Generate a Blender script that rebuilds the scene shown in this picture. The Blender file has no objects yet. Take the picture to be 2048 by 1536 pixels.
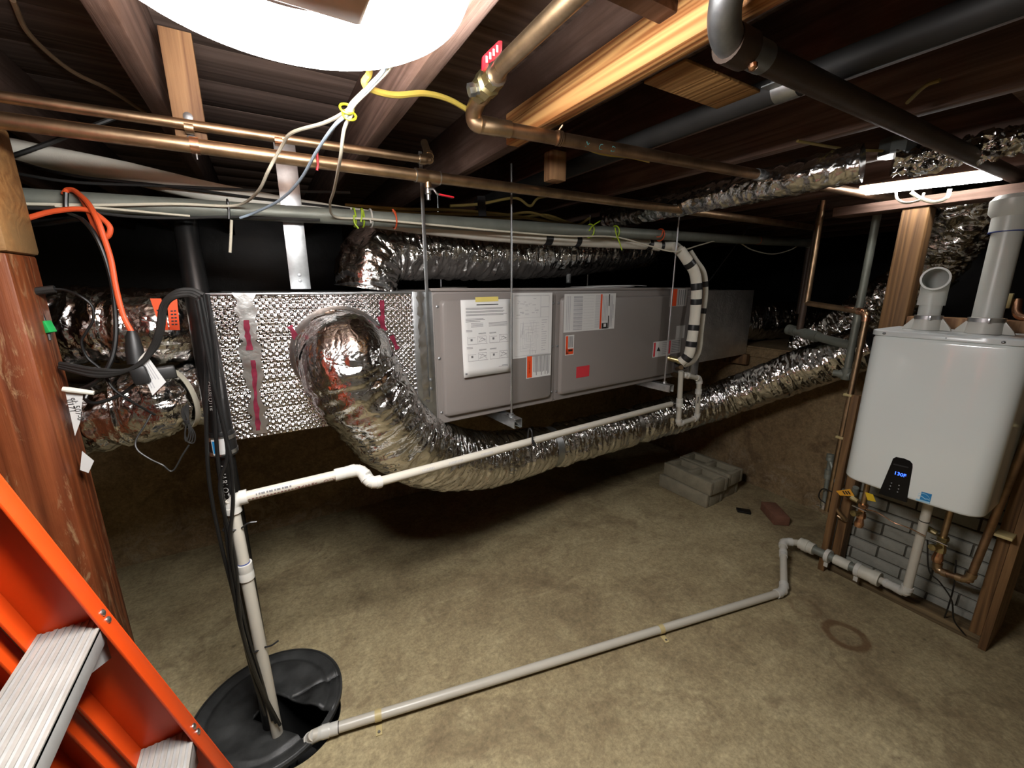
import bpy, bmesh, math, random
from mathutils import Vector, Matrix, noise
random.seed(7)
# ---------------------------------------------------------------- camera
FPX, HORIZON, XVP = 820.0, 573.0, 2450.0          # focal length and vanishing points in a 2048x1536 frame
EYE = Vector((0, 0, 1.45))
PITCH = math.atan((768 - HORIZON) / FPX)
AZ = math.pi / 2 - math.atan((XVP - 1024) / math.hypot(FPX, 768 - HORIZON))
FW = Vector((math.sin(AZ) * math.cos(PITCH), math.cos(AZ) * math.cos(PITCH), -math.sin(PITCH)))
RT = Vector((math.cos(AZ), -math.sin(AZ), 0)); UP = RT.cross(FW)
scene = bpy.context.scene
COL = scene.collection
cam = bpy.data.cameras.new('camera'); cam_o = bpy.data.objects.new('camera', cam); COL.objects.link(cam_o)
cam.sensor_width = 36; cam.lens = 36 * FPX / 2048; cam.clip_start = 0.02; cam.clip_end = 60
cam_o.matrix_world = Matrix.Translation(EYE) @ Matrix((RT, UP, -FW)).transposed().to_4x4()
scene.camera = cam_o
# ---------------------------------------------------------------- world, light levels, exposure
world = bpy.data.worlds.new('world'); scene.world = world; world.use_nodes = True
world.node_tree.nodes['Background'].inputs[0].default_value = (0.0, 0.0, 0.0, 1)
world.node_tree.nodes['Background'].inputs[1].default_value = 0.0
RING_STRENGTH = 112.0
TUBE_STRENGTH = 48.0
scene.cycles.max_bounces = 6; scene.cycles.diffuse_bounces = 3; scene.cycles.glossy_bounces = 3
scene.cycles.caustics_reflective = False; scene.cycles.caustics_refractive = False; scene.cycles.use_light_tree = False
vs = scene.view_settings
vs.view_transform = 'Standard'; vs.look = 'None'; vs.gamma = 1; vs.exposure = 0.0; vs.use_curve_mapping = False

# ---------------------------------------------------------------- geometry helpers
def at(px, py, x=None, y=None, z=None):
    d = FW * FPX + RT * (px - 1024) - UP * (py - 768)
    if x is not None: t = (x - EYE.x) / d.x
    elif y is not None: t = (y - EYE.y) / d.y
    else: t = (z - EYE.z) / d.z
    return EYE + d * t
def onplane(px, py, p, n):
    d = FW * FPX + RT * (px - 1024) - UP * (py - 768)
    return EYE + d * ((Vector(p) - EYE).dot(n) / d.dot(n))
def V(*a): return Vector(a)
def frame_of(d, up=(0, 0, 1)):
    d = Vector(d).normalized(); up = Vector(up)
    if abs(d.dot(up)) > 0.98: up = Vector((0, 1, 0)) if abs(d.y) < 0.9 else Vector((1, 0, 0))
    s = d.cross(up).normalized(); u = s.cross(d).normalized()
    return d, s, u
def catmull(pts, per=8, closed=False):
    pts = [Vector(p) for p in pts]; out = []; n = len(pts)
    if n < 3: return pts
    for i in range(n - 1):
        p0 = pts[i - 1] if i else pts[0] * 2 - pts[1]
        p1, p2 = pts[i], pts[i + 1]
        p3 = pts[i + 2] if i + 2 < n else pts[-1] * 2 - pts[-2]
        for k in range(per):
            t = k / per
            out.append(0.5 * ((2 * p1) + (p2 - p0) * t + (2 * p0 - 5 * p1 + 4 * p2 - p3) * t * t + (3 * p1 - p0 - 3 * p2 + p3) * t ** 3))
    out.append(pts[-1]); return out
def resample(pts, step):
    out = [pts[0].copy()]; acc = 0.0
    for a, b in zip(pts, pts[1:]):
        L = (b - a).length; 
        if L < 1e-9: continue
        t = step - acc
        while t <= L:
            out.append(a.lerp(b, t / L)); t += step
        acc = L - (t - step)
    if (out[-1] - pts[-1]).length > step * 0.3: out.append(pts[-1].copy())
    return out
def fillet(pts, R, seg=6):
    pts = [Vector(p) for p in pts]; out = [pts[0]]
    for a, b, c in zip(pts, pts[1:], pts[2:]):
        u = (a - b); w = (c - b); r = min(R, u.length * .45, w.length * .45)
        p = b + u.normalized() * r; q = b + w.normalized() * r
        for k in range(seg + 1):
            t = k / seg; out.append(p * (1 - t) ** 2 + b * 2 * t * (1 - t) + q * t * t)
    out.append(pts[-1]); return out

class MB:
    def __init__(s): s.v = []; s.f = []
    def add(s, vs_, fs):
        o = len(s.v); s.v += [Vector(v) for v in vs_]; s.f += [tuple(i + o for i in f) for f in fs]; return s
    def box(s, c, size, R=None):
        c = Vector(c); h = [a / 2 for a in size]; vs_ = []
        for sx in (-1, 1):
            for sy in (-1, 1):
                for sz in (-1, 1):
                    p = Vector((sx * h[0], sy * h[1], sz * h[2])); vs_.append(c + (R @ p if R else p))
        return s.add(vs_, [(0, 1, 3, 2), (4, 6, 7, 5), (0, 4, 5, 1), (2, 3, 7, 6), (0, 2, 6, 4), (1, 5, 7, 3)])
    def bb(s, x0, x1, y0, y1, z0, z1):
        return s.box(((x0 + x1) / 2, (y0 + y1) / 2, (z0 + z1) / 2), (abs(x1 - x0), abs(y1 - y0), abs(z1 - z0)))
    def beam(s, p0, p1, w, h, up=(0, 0, 1)):
        p0 = Vector(p0); p1 = Vector(p1); d, a, u = frame_of(p1 - p0, up)
        R = Matrix((d, a, u)).transposed()
        return s.box((p0 + p1) / 2, ((p1 - p0).length, w, h), R)
    def prism(s, poly, ext):
        n = len(poly); ext = Vector(ext); a = [Vector(p) for p in poly]; b = [p + ext for p in a]
        return s.add(a + b, [tuple(range(n))[::-1], tuple(range(n, 2 * n))] + [(i, (i + 1) % n, n + (i + 1) % n, n + i) for i in range(n)])
    def tube(s, pts, r, n=12, cap=True):
        pts = [Vector(p) for p in pts]; m = len(pts); rs = r if isinstance(r, (list, tuple)) else [r] * m
        T = [(pts[min(i + 1, m - 1)] - pts[max(i - 1, 0)]).normalized() for i in range(m)]
        d, a, u = frame_of(T[0]); vs_ = []
        for i in range(m):
            if i:
                q = T[i - 1].rotation_difference(T[i]); a = q @ a; u = q @ u
            for k in range(n):
                t = 2 * math.pi * k / n; vs_.append(pts[i] + (a * math.cos(t) + u * math.sin(t)) * rs[i])
        fs = [(i * n + k, i * n + (k + 1) % n, (i + 1) * n + (k + 1) % n, (i + 1) * n + k) for i in range(m - 1) for k in range(n)]
        if cap: fs += [tuple(range(n))[::-1], tuple(range((m - 1) * n, m * n))]
        return s.add(vs_, fs)
    def cyl(s, p0, p1, r, r2=None, n=20):
        return s.tube([p0, p1], [r, r if r2 is None else r2], n)
    def lathe(s, p0, axis, prof, n=28, cap=True):
        p0 = Vector(p0); d = Vector(axis).normalized(); d, a, u = frame_of(d); vs_ = []
        for h, r in prof:
            for k in range(n):
                t = 2 * math.pi * k / n; vs_.append(p0 + d * h + (a * math.cos(t) + u * math.sin(t)) * max(r, 1e-5))
        m = len(prof)
        fs = [(i * n + k, i * n + (k + 1) % n, (i + 1) * n + (k + 1) % n, (i + 1) * n + k) for i in range(m - 1) for k in range(n)]
        if cap: fs += [tuple(range(n))[::-1], tuple(range((m - 1) * n, m * n))]
        return s.add(vs_, fs)
    def ball(s, c, r, n=10):
        return s.lathe(Vector(c) - Vector((0, 0, r)), (0, 0, 1), [(r - r * math.cos(math.pi * i / n), r * math.sin(math.pi * i / n)) for i in range(n + 1)], n * 2, False)
    def build(s, name, mat, parent=None, bevel=0, smooth=True, seg=2, angle=35):
        me = bpy.data.meshes.new(name); bm = bmesh.new()
        vv = [bm.verts.new(v) for v in s.v]
        for f in s.f:
            try: bm.faces.new([vv[i] for i in f])
            except ValueError: pass
        if bevel:
            bmesh.ops.recalc_face_normals(bm, faces=bm.faces)
            es = [e for e in bm.edges if len(e.link_faces) == 2 and e.calc_face_angle(0) > 0.5]
            bmesh.ops.bevel(bm, geom=es, offset=bevel, segments=seg, affect='EDGES', profile=0.5, clamp_overlap=True)
        bmesh.ops.recalc_face_normals(bm, faces=bm.faces)
        if smooth:
            for f in bm.faces: f.smooth = True
        bm.to_mesh(me); bm.free()
        if smooth: me.set_sharp_from_angle(angle=math.radians(angle))
        me.materials.append(M[mat] if isinstance(mat, str) else mat)
        return link(name, me, parent)
def link(name, me, parent=None):
    o = bpy.data.objects.new(name, me); COL.objects.link(o)
    if parent is not None:
        o.parent = parent; o.matrix_parent_inverse = WM[parent.name].inverted() if parent.name in WM else Matrix.Identity(4)
    return o
WM = {}
def thing(name, label, cat, loc=(0, 0, 0), group=None):
    o = bpy.data.objects.new(name, None); COL.objects.link(o); o.empty_display_size = .05
    o.location = loc; WM[o.name] = Matrix.Translation(Vector(loc))
    return tag(o, label, cat, group)
def tag(o, label, cat, group=None):
    o['label'] = label; o['category'] = cat
    if group: o['group'] = group
    return o
def struct(o, label):
    o['kind'] = 'structure'; o['label'] = label; return o
def box_part(name, mat, parent, x0, x1, y0, y1, z0, z1, bevel=.002):
    return MB().bb(x0, x1, y0, y1, z0, z1).build(name, mat, parent, bevel)
def cable(pts, r, mat, name, label=None, cat=None, group=None, parent=None, n=8, per=8, smooth=True):
    p = catmull(pts, per) if smooth else pts
    o = MB().tube(p, r, n).build(name, mat, parent)
    if label: tag(o, label, cat, group)
    return o
def text_mesh(s, size, fn, name, mat, parent=None, align='CENTER'):
    """flat lettering; fn maps local (x, y) to a world point"""
    cu = bpy.data.curves.new(name + '_c', 'FONT'); cu.body = s; cu.size = size; cu.align_x = align; cu.align_y = 'CENTER'; cu.resolution_u = 3
    to = bpy.data.objects.new(name + '_c', cu); COL.objects.link(to)
    dg = bpy.context.evaluated_depsgraph_get(); me = bpy.data.meshes.new_from_object(to.evaluated_get(dg))
    bpy.data.objects.remove(to); bpy.data.curves.remove(cu)
    for v in me.vertices: v.co = fn(v.co.x, v.co.y)
    me.materials.clear(); me.materials.append(M[mat]); me.name = name
    return link(name, me, parent)

# ---------------------------------------------------------------- materials
M = {}
def new_mat(name):
    m = bpy.data.materials.new(name); m.use_nodes = True; M[name] = m
    return m, m.node_tree.nodes, m.node_tree.links, m.node_tree.nodes['Principled BSDF']
def rgb(h):
    h = h.lstrip('#'); c = [int(h[i:i + 2], 16) / 255 for i in (0, 2, 4)]
    return tuple((a / 12.92 if a <= .04045 else ((a + .055) / 1.055) ** 2.4) for a in c)
def coords(N, L, scale=(1, 1, 1)):
    tc = N.new('ShaderNodeTexCoord'); mp = N.new('ShaderNodeMapping'); mp.inputs['Scale'].default_value = scale
    L.new(tc.outputs['Object'], mp.inputs['Vector']); return mp.outputs['Vector']
def noise_node(N, L, vec, scale, detail=5, rough=.6, dist=0):
    n = N.new('ShaderNodeTexNoise'); n.inputs['Scale'].default_value = scale; n.inputs['Detail'].default_value = detail
    n.inputs['Roughness'].default_value = rough; n.inputs['Distortion'].default_value = dist; L.new(vec, n.inputs['Vector']); return n.outputs['Fac']
def ramp(N, L, fac, stops):
    r = N.new('ShaderNodeValToRGB'); cr = r.color_ramp
    while len(cr.elements) < len(stops): cr.elements.new(.5)
    for e, (p, c) in zip(cr.elements, stops): e.position = p; e.color = (*c, 1) if len(c) == 3 else c
    L.new(fac, r.inputs['Fac']); return r.outputs['Color']
def mix(N, L, fac, a, b, mode='MIX'):
    m = N.new('ShaderNodeMix'); m.data_type = 'RGBA'; m.blend_type = mode
    for key, val in (('Factor', fac), ('A', a), ('B', b)):
        i = [q for q in m.inputs if q.name == key and q.enabled][0] if key == 'Factor' else [q for q in m.inputs if q.name == key and q.type == 'RGBA'][0]
        if isinstance(val, (int, float)): i.default_value = val
        elif isinstance(val, tuple): i.default_value = (*val, 1) if len(val) == 3 else val
        else: L.new(val, i)
    return [q for q in m.outputs if q.type == 'RGBA'][0]
def math_node(N, L, op, a, b=None, c=None):
    m = N.new('ShaderNodeMath'); m.operation = op
    for i, v in enumerate((a, b, c)):
        if v is None: continue
        if isinstance(v, (int, float)): m.inputs[i].default_value = v
        else: L.new(v, m.inputs[i])
    return m.outputs[0]
def bump(N, L, b, h, strength=.3, dist=.01):
    n = N.new('ShaderNodeBump'); n.inputs['Strength'].default_value = strength; n.inputs['Distance'].default_value = dist
    L.new(h, n.inputs['Height']); L.new(n.outputs['Normal'], b.inputs['Normal'])
def plain(name, col, rough=.5, metal=0, var=.12, vscale=12, bmp=0, bscale=60, spec=.5, coat=0):
    m, N, L, b = new_mat(name); col = rgb(col) if isinstance(col, str) else col
    vec = coords(N, L)
    f = noise_node(N, L, vec, vscale)
    dark = tuple(c * (1 - var * 2) for c in col); lite = tuple(min(1, c * (1 + var)) for c in col)
    L.new(ramp(N, L, f, [(.25, dark), (.75, lite)]), b.inputs['Base Color'])
    b.inputs['Roughness'].default_value = rough; b.inputs['Metallic'].default_value = metal
    b.inputs['Specular IOR Level'].default_value = spec; b.inputs['Coat Weight'].default_value = coat
    if bmp: bump(N, L, b, noise_node(N, L, vec, bscale, 4), bmp, .004)
    return m
def emit(name, col, strength, base=(.8, .8, .8)):
    m, N, L, b = new_mat(name); b.inputs['Base Color'].default_value = (*base, 1)
    b.inputs['Emission Color'].default_value = (*col, 1); b.inputs['Emission Strength'].default_value = strength
def wood(name, lite, dark, axis='y', ring=14, rough=.7, contrast=.5, stain=None, stain_scale=3, scuff=None):
    m, N, L, b = new_mat(name); lite = rgb(lite); dark = rgb(dark)
    st = {'x': (.035, 1, 1), 'y': (1, .035, 1), 'z': (1, 1, .035)}[axis]
    vec = coords(N, L, st)
    w = N.new('ShaderNodeTexNoise'); w.inputs['Scale'].default_value = ring; w.inputs['Detail'].default_value = 2; w.inputs['Distortion'].default_value = .4; L.new(vec, w.inputs['Vector'])
    rings = math_node(N, L, 'PINGPONG', math_node(N, L, 'MULTIPLY', w.outputs['Fac'], 9.0), .5)
    rings = math_node(N, L, 'MULTIPLY', rings, 2.0)
    fine = noise_node(N, L, vec, ring * 14, 3, .7)
    fac = math_node(N, L, 'ADD', math_node(N, L, 'MULTIPLY', rings, contrast), math_node(N, L, 'MULTIPLY', fine, 1 - contrast))
    col = ramp(N, L, fac, [(.2, dark), (.75, lite)])
    if stain:
        f2 = noise_node(N, L, coords(N, L, tuple(.35 if s < 1 else 1 for s in st)), stain_scale, 6, .65, .6)
        sc = ramp(N, L, f2, [(.42, (0, 0, 0)), (.64, (1, 1, 1))])
        col = mix(N, L, sc, col, rgb(stain))
    if scuff:
        f3 = noise_node(N, L, coords(N, L, tuple(.3 if s < 1 else 1 for s in st)), 17, 9, .75, 2.2)
        col = mix(N, L, math_node(N, L, 'MULTIPLY', ramp(N, L, f3, [(.55, (0, 0, 0)), (.66, (1, 1, 1))]), .55), col, rgb(scuff))
    L.new(col, b.inputs['Base Color']); b.inputs['Roughness'].default_value = rough
    b.inputs['Specular IOR Level'].default_value = .3
    bump(N, L, b, fac, .35, .004)
    return m
def foil(name, base=.82, rough=.17, crinkle=1.0, bscale=22, tint=(1, .985, .955)):
    m, N, L, b = new_mat(name)
    b.inputs['Metallic'].default_value = 1; b.inputs['Roughness'].default_value = rough
    vec = coords(N, L)
    f = noise_node(N, L, vec, 9, 3)
    L.new(ramp(N, L, f, [(.3, tuple(base * .72 * t for t in tint)), (.7, tuple(base * t for t in tint))]), b.inputs['Base Color'])
    vo = N.new('ShaderNodeTexVoronoi'); vo.feature = 'DISTANCE_TO_EDGE'; vo.inputs['Scale'].default_value = bscale
    ns = N.new('ShaderNodeTexNoise'); ns.inputs['Scale'].default_value = 14; ns.inputs['Detail'].default_value = 3; L.new(vec, ns.inputs['Vector'])
    mx = N.new('ShaderNodeVectorMath'); mx.operation = 'ADD'; L.new(vec, mx.inputs[0])
    sc = N.new('ShaderNodeVectorMath'); sc.operation = 'SCALE'; sc.inputs['Scale'].default_value = .12; L.new(ns.outputs['Color'], sc.inputs[0]); L.new(sc.outputs[0], mx.inputs[1])
    L.new(mx.outputs[0], vo.inputs['Vector'])
    e = math_node(N, L, 'MINIMUM', vo.outputs['Distance'], .22)
    n2 = noise_node(N, L, vec, 75, 4, .6, .8)
    h = math_node(N, L, 'ADD', math_node(N, L, 'MULTIPLY', e, 1.6), math_node(N, L, 'MULTIPLY', n2, .35))
    bump(N, L, b, h, .17 * crinkle, .02)
def concrete(name, lite, mid, dark, rings=(), bstr=.25, salt=None):
    m, N, L, b = new_mat(name); vec = coords(N, L)
    big = noise_node(N, L, vec, 1.1, 5, .62, .5); med = noise_node(N, L, vec, 6, 6, .7, .3); fin = noise_node(N, L, vec, 90, 2, .7)
    f = math_node(N, L, 'ADD', math_node(N, L, 'MULTIPLY', big, .6), math_node(N, L, 'MULTIPLY', med, .4))
    col = ramp(N, L, f, [(.32, rgb(dark)), (.5, rgb(mid)), (.68, rgb(lite))])
    col = mix(N, L, .35, col, ramp(N, L, fin, [(.3, (.25, .25, .25)), (.7, (.75, .75, .75))]), 'OVERLAY')
    sp = N.new('ShaderNodeTexVoronoi'); sp.inputs['Scale'].default_value = 7; sp.inputs['Randomness'].default_value = 1; L.new(vec, sp.inputs['Vector'])
    spot = ramp(N, L, sp.outputs['Distance'], [(.03, (1, 1, 1)), (.07, (0, 0, 0))])
    col = mix(N, L, math_node(N, L, 'MULTIPLY', spot, .5), col, rgb('#4a4130'))
    # old water marks, trowel smears and hairline cracks
    bl = noise_node(N, L, vec, 3.2, 5, .7, 1.2)
    col = mix(N, L, math_node(N, L, 'MULTIPLY', ramp(N, L, bl, [(.53, (0, 0, 0)), (.64, (1, 1, 1))]), .6), col, rgb(dark))
    sm = noise_node(N, L, coords(N, L, (1.2, 3.5, 1)), 2.6, 5, .72, 1.6)
    col = mix(N, L, math_node(N, L, 'MULTIPLY', ramp(N, L, sm, [(.56, (0, 0, 0)), (.70, (1, 1, 1))]), .4), col, rgb(lite))
    gr = noise_node(N, L, vec, 38, 3, .75)
    col = mix(N, L, .42, col, ramp(N, L, gr, [(.3, (.22, .22, .22)), (.7, (.78, .78, .78))]), 'OVERLAY')
    dw_ = N.new('ShaderNodeTexNoise'); dw_.inputs['Scale'].default_value = 2.5; dw_.inputs['Detail'].default_value = 5; L.new(vec, dw_.inputs['Vector'])
    va = N.new('ShaderNodeVectorMath'); va.operation = 'SCALE'; va.inputs['Scale'].default_value = .55; L.new(dw_.outputs['Color'], va.inputs[0])
    vb = N.new('ShaderNodeVectorMath'); vb.operation = 'ADD'; L.new(vec, vb.inputs[0]); L.new(va.outputs[0], vb.inputs[1])
    ck = N.new('ShaderNodeTexVoronoi'); ck.feature = 'DISTANCE_TO_EDGE'; ck.inputs['Scale'].default_value = .9; L.new(vb.outputs[0], ck.inputs['Vector'])
    col = mix(N, L, math_node(N, L, 'MULTIPLY', ramp(N, L, ck.outputs['Distance'], [(.002, (1, 1, 1)), (.008, (0, 0, 0))]), .13), col, rgb('#54462f'))
    if salt:
        sp_ = N.new('ShaderNodeSeparateXYZ'); L.new(vec, sp_.inputs[0])
        hz = N.new('ShaderNodeMapRange'); hz.inputs['From Min'].default_value = salt; hz.inputs['From Max'].default_value = salt * .3; L.new(sp_.outputs['Z'], hz.inputs['Value'])
        sa = noise_node(N, L, vec, 8, 8, .75, 1.0)
        col = mix(N, L, math_node(N, L, 'MULTIPLY', math_node(N, L, 'MULTIPLY', ramp(N, L, sa, [(.52, (0, 0, 0)), (.62, (1, 1, 1))]), hz.outputs[0]), .55), col, rgb('#a79a83'))
    # rust rings left on the slab by cans
    tc = N.new('ShaderNodeTexCoord')
    for (cx, cy, ro, ri, amt) in rings:
        d = N.new('ShaderNodeVectorMath'); d.operation = 'DISTANCE'; L.new(tc.outputs['Object'], d.inputs[0]); d.inputs[1].default_value = (cx, cy, 0)
        wob = math_node(N, L, 'ADD', d.outputs['Value'], math_node(N, L, 'MULTIPLY', math_node(N, L, 'SUBTRACT', med, .5), .05))
        rr = N.new('ShaderNodeValToRGB'); cr = rr.color_ramp; k = .2
        for e, (p, c) in zip((cr.elements[0], cr.elements[1]), ((0, .15), (1, 0))): e.position = p; e.color = (c, c, c, 1)
        for p, c in ((ri / k, .2), (ri / k + .05, 1), (ro / k - .03, 1), (ro / k + .03, 0)):
            e = cr.elements.new(min(.99, p)); e.color = (c, c, c, 1)
        L.new(math_node(N, L, 'DIVIDE', wob, k), rr.inputs['Fac'])
        col = mix(N, L, math_node(N, L, 'MULTIPLY', rr.outputs['Color'], amt), col, rgb('#5d4026'))
    L.new(col, b.inputs['Base Color']); b.inputs['Roughness'].default_value = .75; b.inputs['Specular IOR Level'].default_value = .35
    h = math_node(N, L, 'ADD', math_node(N, L, 'MULTIPLY', med, 1.0), math_node(N, L, 'MULTIPLY', gr, .4))
    bump(N, L, b, h, bstr, .02)

concrete('concrete_floor', '#b3a682', '#988a69', '#73634a', rings=[(1.968, .53, .085, .05, .75), (2.33, .98, .085, .07, .3), (1.99, .70, .07, .045, .3)])
concrete('concrete_wall', '#a18c69', '#856f50', '#604d37', bstr=.6, salt=.36)
plain('pale_bounce_wall', '#cfc9bb', .8, 0, .05, 3, .3, 30)  # pale tone chosen so the unseen wall bounces fill light
plain('vapor_barrier', (.010, .010, .011), .32, 0, .3, 4, .6, 9)
wood('wood_subfloor', '#847067', '#58483f', 'x', 6, .85, .4)
wood('wood_joist', '#7d655a', '#4d3b32', 'y', 9, .8, .4, '#4a3428')
wood('wood_new', '#d9a468', '#a3683a', 'y', 16, .6, .8)
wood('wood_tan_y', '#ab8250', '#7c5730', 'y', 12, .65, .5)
wood('wood_tan_z', '#80603e', '#553d27', 'z', 12, .65, .5)
wood('wood_block', '#93704e', '#664731', 'z', 12, .65, .5)
wood('wood_post', '#8a4d2b', '#41200f', 'z', 12, .5, .55, '#6b3319', 3, '#a98c66')
wood('wood_girder', '#b0824f', '#80542e', 'x', 9, .65, .35, '#8b6b45', 5)
wood('wood_plate', '#7d6a4c', '#4d3f2b', 'y', 10, .75, .45, '#4a3f2e')
foil('foil', .80, .13, 1.0)
foil('foil_dark', .66, .17, 1.0)
foil('foil_matte', .85, .40, 1.6)
foil('foil_smooth', .72, .30, .5, 12)
def foil_bubble():
    m, N, L, b = new_mat('foil_bubble')
    b.inputs['Metallic'].default_value = 1; b.inputs['Roughness'].default_value = .2
    vec = coords(N, L)
    b.inputs['Base Color'].default_value = (.56, .545, .55, 1)
    sx = N.new('ShaderNodeSeparateXYZ'); L.new(vec, sx.inputs[0])
    k = 2 * math.pi / .0185
    a = math_node(N, L, 'SINE', math_node(N, L, 'MULTIPLY', sx.outputs['X'], k))
    c = math_node(N, L, 'SINE', math_node(N, L, 'MULTIPLY', sx.outputs['Z'], k))
    dots = math_node(N, L, 'MAXIMUM', math_node(N, L, 'MULTIPLY', a, c), -.15)
    n1 = noise_node(N, L, coords(N, L, (.5, 1, 2.2)), 9, 4, .6, .6)
    n2 = noise_node(N, L, coords(N, L, (.25, 1, 5)), 14, 3, .6, .3)
    h = math_node(N, L, 'ADD', math_node(N, L, 'MULTIPLY', dots, .26), math_node(N, L, 'ADD', math_node(N, L, 'MULTIPLY', n1, .9), math_node(N, L, 'MULTIPLY', n2, .8)))
    bump(N, L, b, h, .6, .02)
foil_bubble()
plain('galvanized', (.55, .57, .58), .38, 1, .15, 25, .1, 40)
plain('steel_rod', (.62, .64, .66), .3, 1, .1, 30)
plain('dull_steel', (.32, .33, .34), .5, 1, .15, 25, .1, 60)
plain('conduit', '#7d8178', .5, .35, .12, 14, .12, 50)
plain('iron_pipe', '#47392f', .55, .3, .15, 14, .2, 50)
plain('grey_enamel', '#7b7571', .42, 0, .02, 5, .04, 160)
plain('gasket_dark', '#4a4642', .6)
plain('paper', '#c6c6c4', .7, 0, .02, 6)
plain('print_grey', '#6d6d6f', .7)
plain('print_light', '#a9a9ac', .7)
plain('print_black', '#1b1a1a', .6)
plain('label_orange', '#d6481a', .5, 0, .04)
plain('label_red', '#c4333c', .5, 0, .04)
plain('label_silver', '#a9a6a2', .4, 0, .05)
plain('tape_yellow', '#cdbd6a', .5, 0, .05)
plain('copper', (.49, .345, .21), .38, 1, .22, 18, .08, 40)
plain('copper_dull', (.36, .23, .14), .45, 1, .25, 14, .08, 40)
plain('copper_bright', (.80, .45, .28), .25, 1, .15, 18)
plain('solder', (.62, .60, .55), .35, 1)
plain('brass', (.60, .50, .26), .35, 1, .2, 20)
plain('verdigris', '#4f8a86', .7)
plain('pvc_white', '#bfbaad', .35, 0, .03, 8)
plain('pvc_fitting', '#c6c4bc', .3, 0, .02, 8)
plain('pvc_grey', '#c6c8c2', .35, 0, .04, 6)
plain('pvc_dirty', '#c9c6b8', .45, 0, .1, 20)
plain('primer_blue', '#2c3f86', .4)
plain('pipe_print', '#7a4f4a', .6)
plain('black_pipe', (.006, .006, .006), .33, 0, .2, 14, .05, 30)
plain('white_print', '#c9c9c5', .6)
plain('black_cable', (.007, .007, .007), .38, 0, .2, 20)
plain('grey_cable', '#242423', .5)
plain('orange_cord', '#d0532a', .45, 0, .06)
plain('foam_white', '#d9d5c8', .75, 0, .04, 14, .2, 90)
plain('black_tape', (.014, .014, .015), .4)
plain('yellow_cable', '#b9a24a', .5, 0, .08)
plain('dull_yellow_cable', '#8a7740', .6, 0, .1)
plain('white_cable', '#c9c3b0', .5, 0, .05)
plain('blue_cable', '#9fb0bf', .5, 0, .05)
plain('lime_plastic', '#a8c62c', .4)
plain('yellow_tie', '#c6c423', .4)
plain('orange_plastic', '#d8572c', .4)
plain('red_plastic', '#c8202f', .35, 0, .04)
plain('green_tape', '#1fa552', .5)
plain('pink_reflection', '#8c2f45', .35, .5, .3, 45)  # colour of the pinkish reflections painted onto the foil
plain('beige_clip', '#bfae7c', .5)
plain('heater_white', '#e2e8e6', .16, 0, .01, 3, 0, 60, .5, .4)
plain('heater_rim', '#cdd2d2', .25, 0, .02)
plain('gloss_black', (.006, .006, .007), .12, 0, .1, 5, 0, 60, .15)
plain('sticker_blue', '#1f7db8', .4, 0, .04)
plain('sticker_light', '#9cc9e2', .4)
emit('display_blue', (.03, .10, 1.0), 6.0, (.01, .02, .2))
plain('brick_red', '#7d5542', .85, 0, .15, 25, .5, 60)
plain('block_grey', '#8d8672', .9, 0, .12, 18, .7, 90)
plain('brick_grey', '#8b8a80', .9, 0, .1, 20, .6, 100)
plain('mortar', '#4d493f', .9)
plain('vent_black', (.02, .019, .018), .6, 0, .2, 10, 0, 60, .25)
plain('ladder_orange', '#c9420f', .38, 0, .05, 8)
plain('aluminium', (.42, .42, .41), .5, .4, .1, 20, .05, 60)
plain('aluminium_tread', (.34, .32, .29), .55, .3, .12, 25, .1, 60)
plain('rivet_steel', (.60, .59, .57), .35, 1)
plain('lid_plastic', (.034, .035, .034), .5, 0, .35, 14, .3, 45)
plain('pit_dark', (.01, .01, .01), .7)
emit('ring_glow', (1.0, .985, .97), RING_STRENGTH)
emit('tube_glow', (1.0, .98, .955), TUBE_STRENGTH)
plain('fixture_tan', '#c9a987', .5)
plain('box_grey', '#5d5f5c', .5, .4)
plain('yellow_tag', '#d5b21c', .55, 0, .04)
plain('orange_tag', '#e0a02a', .55, 0, .04)
plain('insulation', '#8c7a62', .95, 0, .25, 30, .8, 60)
plain('black_plug', (.010, .010, .010), .5)

# ================================================================ THE ROOM
PIT = (-.09, 1.325); PITR = .155
bm_ = MB()
X0, X1, Y0, Y1 = -2.4, 3.0, -2.2, 2.68
n = 48; ring = [(PIT[0] + PITR * math.cos(2 * math.pi * k / n), PIT[1] + PITR * math.sin(2 * math.pi * k / n), 0) for k in range(n)]
def edge_pt(k):
    a = 2 * math.pi * k / n; c, s_ = math.cos(a), math.sin(a); ts = []
    if c > 1e-9: ts.append((X1 - PIT[0]) / c)
    if c < -1e-9: ts.append((X0 - PIT[0]) / c)
    if s_ > 1e-9: ts.append((Y1 - PIT[1]) / s_)
    if s_ < -1e-9: ts.append((Y0 - PIT[1]) / s_)
    t = min(ts); return (PIT[0] + c * t, PIT[1] + s_ * t, 0)
outer = [edge_pt(k) for k in range(n)]
fs = [(k, (k + 1) % n, n + (k + 1) % n, n + k) for k in range(n)]
vs_ = ring + outer
for cx, cy in ((X0, Y0), (X1, Y0), (X1, Y1), (X0, Y1)):
    a = math.atan2(cy - PIT[1], cx - PIT[0]) % (2 * math.pi); k = int(a / (2 * math.pi) * n) % n
    vs_.append((cx, cy, 0)); fs.append((n + k, n + (k + 1) % n, len(vs_) - 1))
fl = MB().add(vs_, fs)
fl.lathe((PIT[0], PIT[1], -.6), (0, 0, 1), [(.0, PITR), (.6, PITR)], n, False)
o = fl.build('floor', 'concrete_floor', smooth=False)
struct(o, 'rough tan concrete slab with rust rings and stains')
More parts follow.
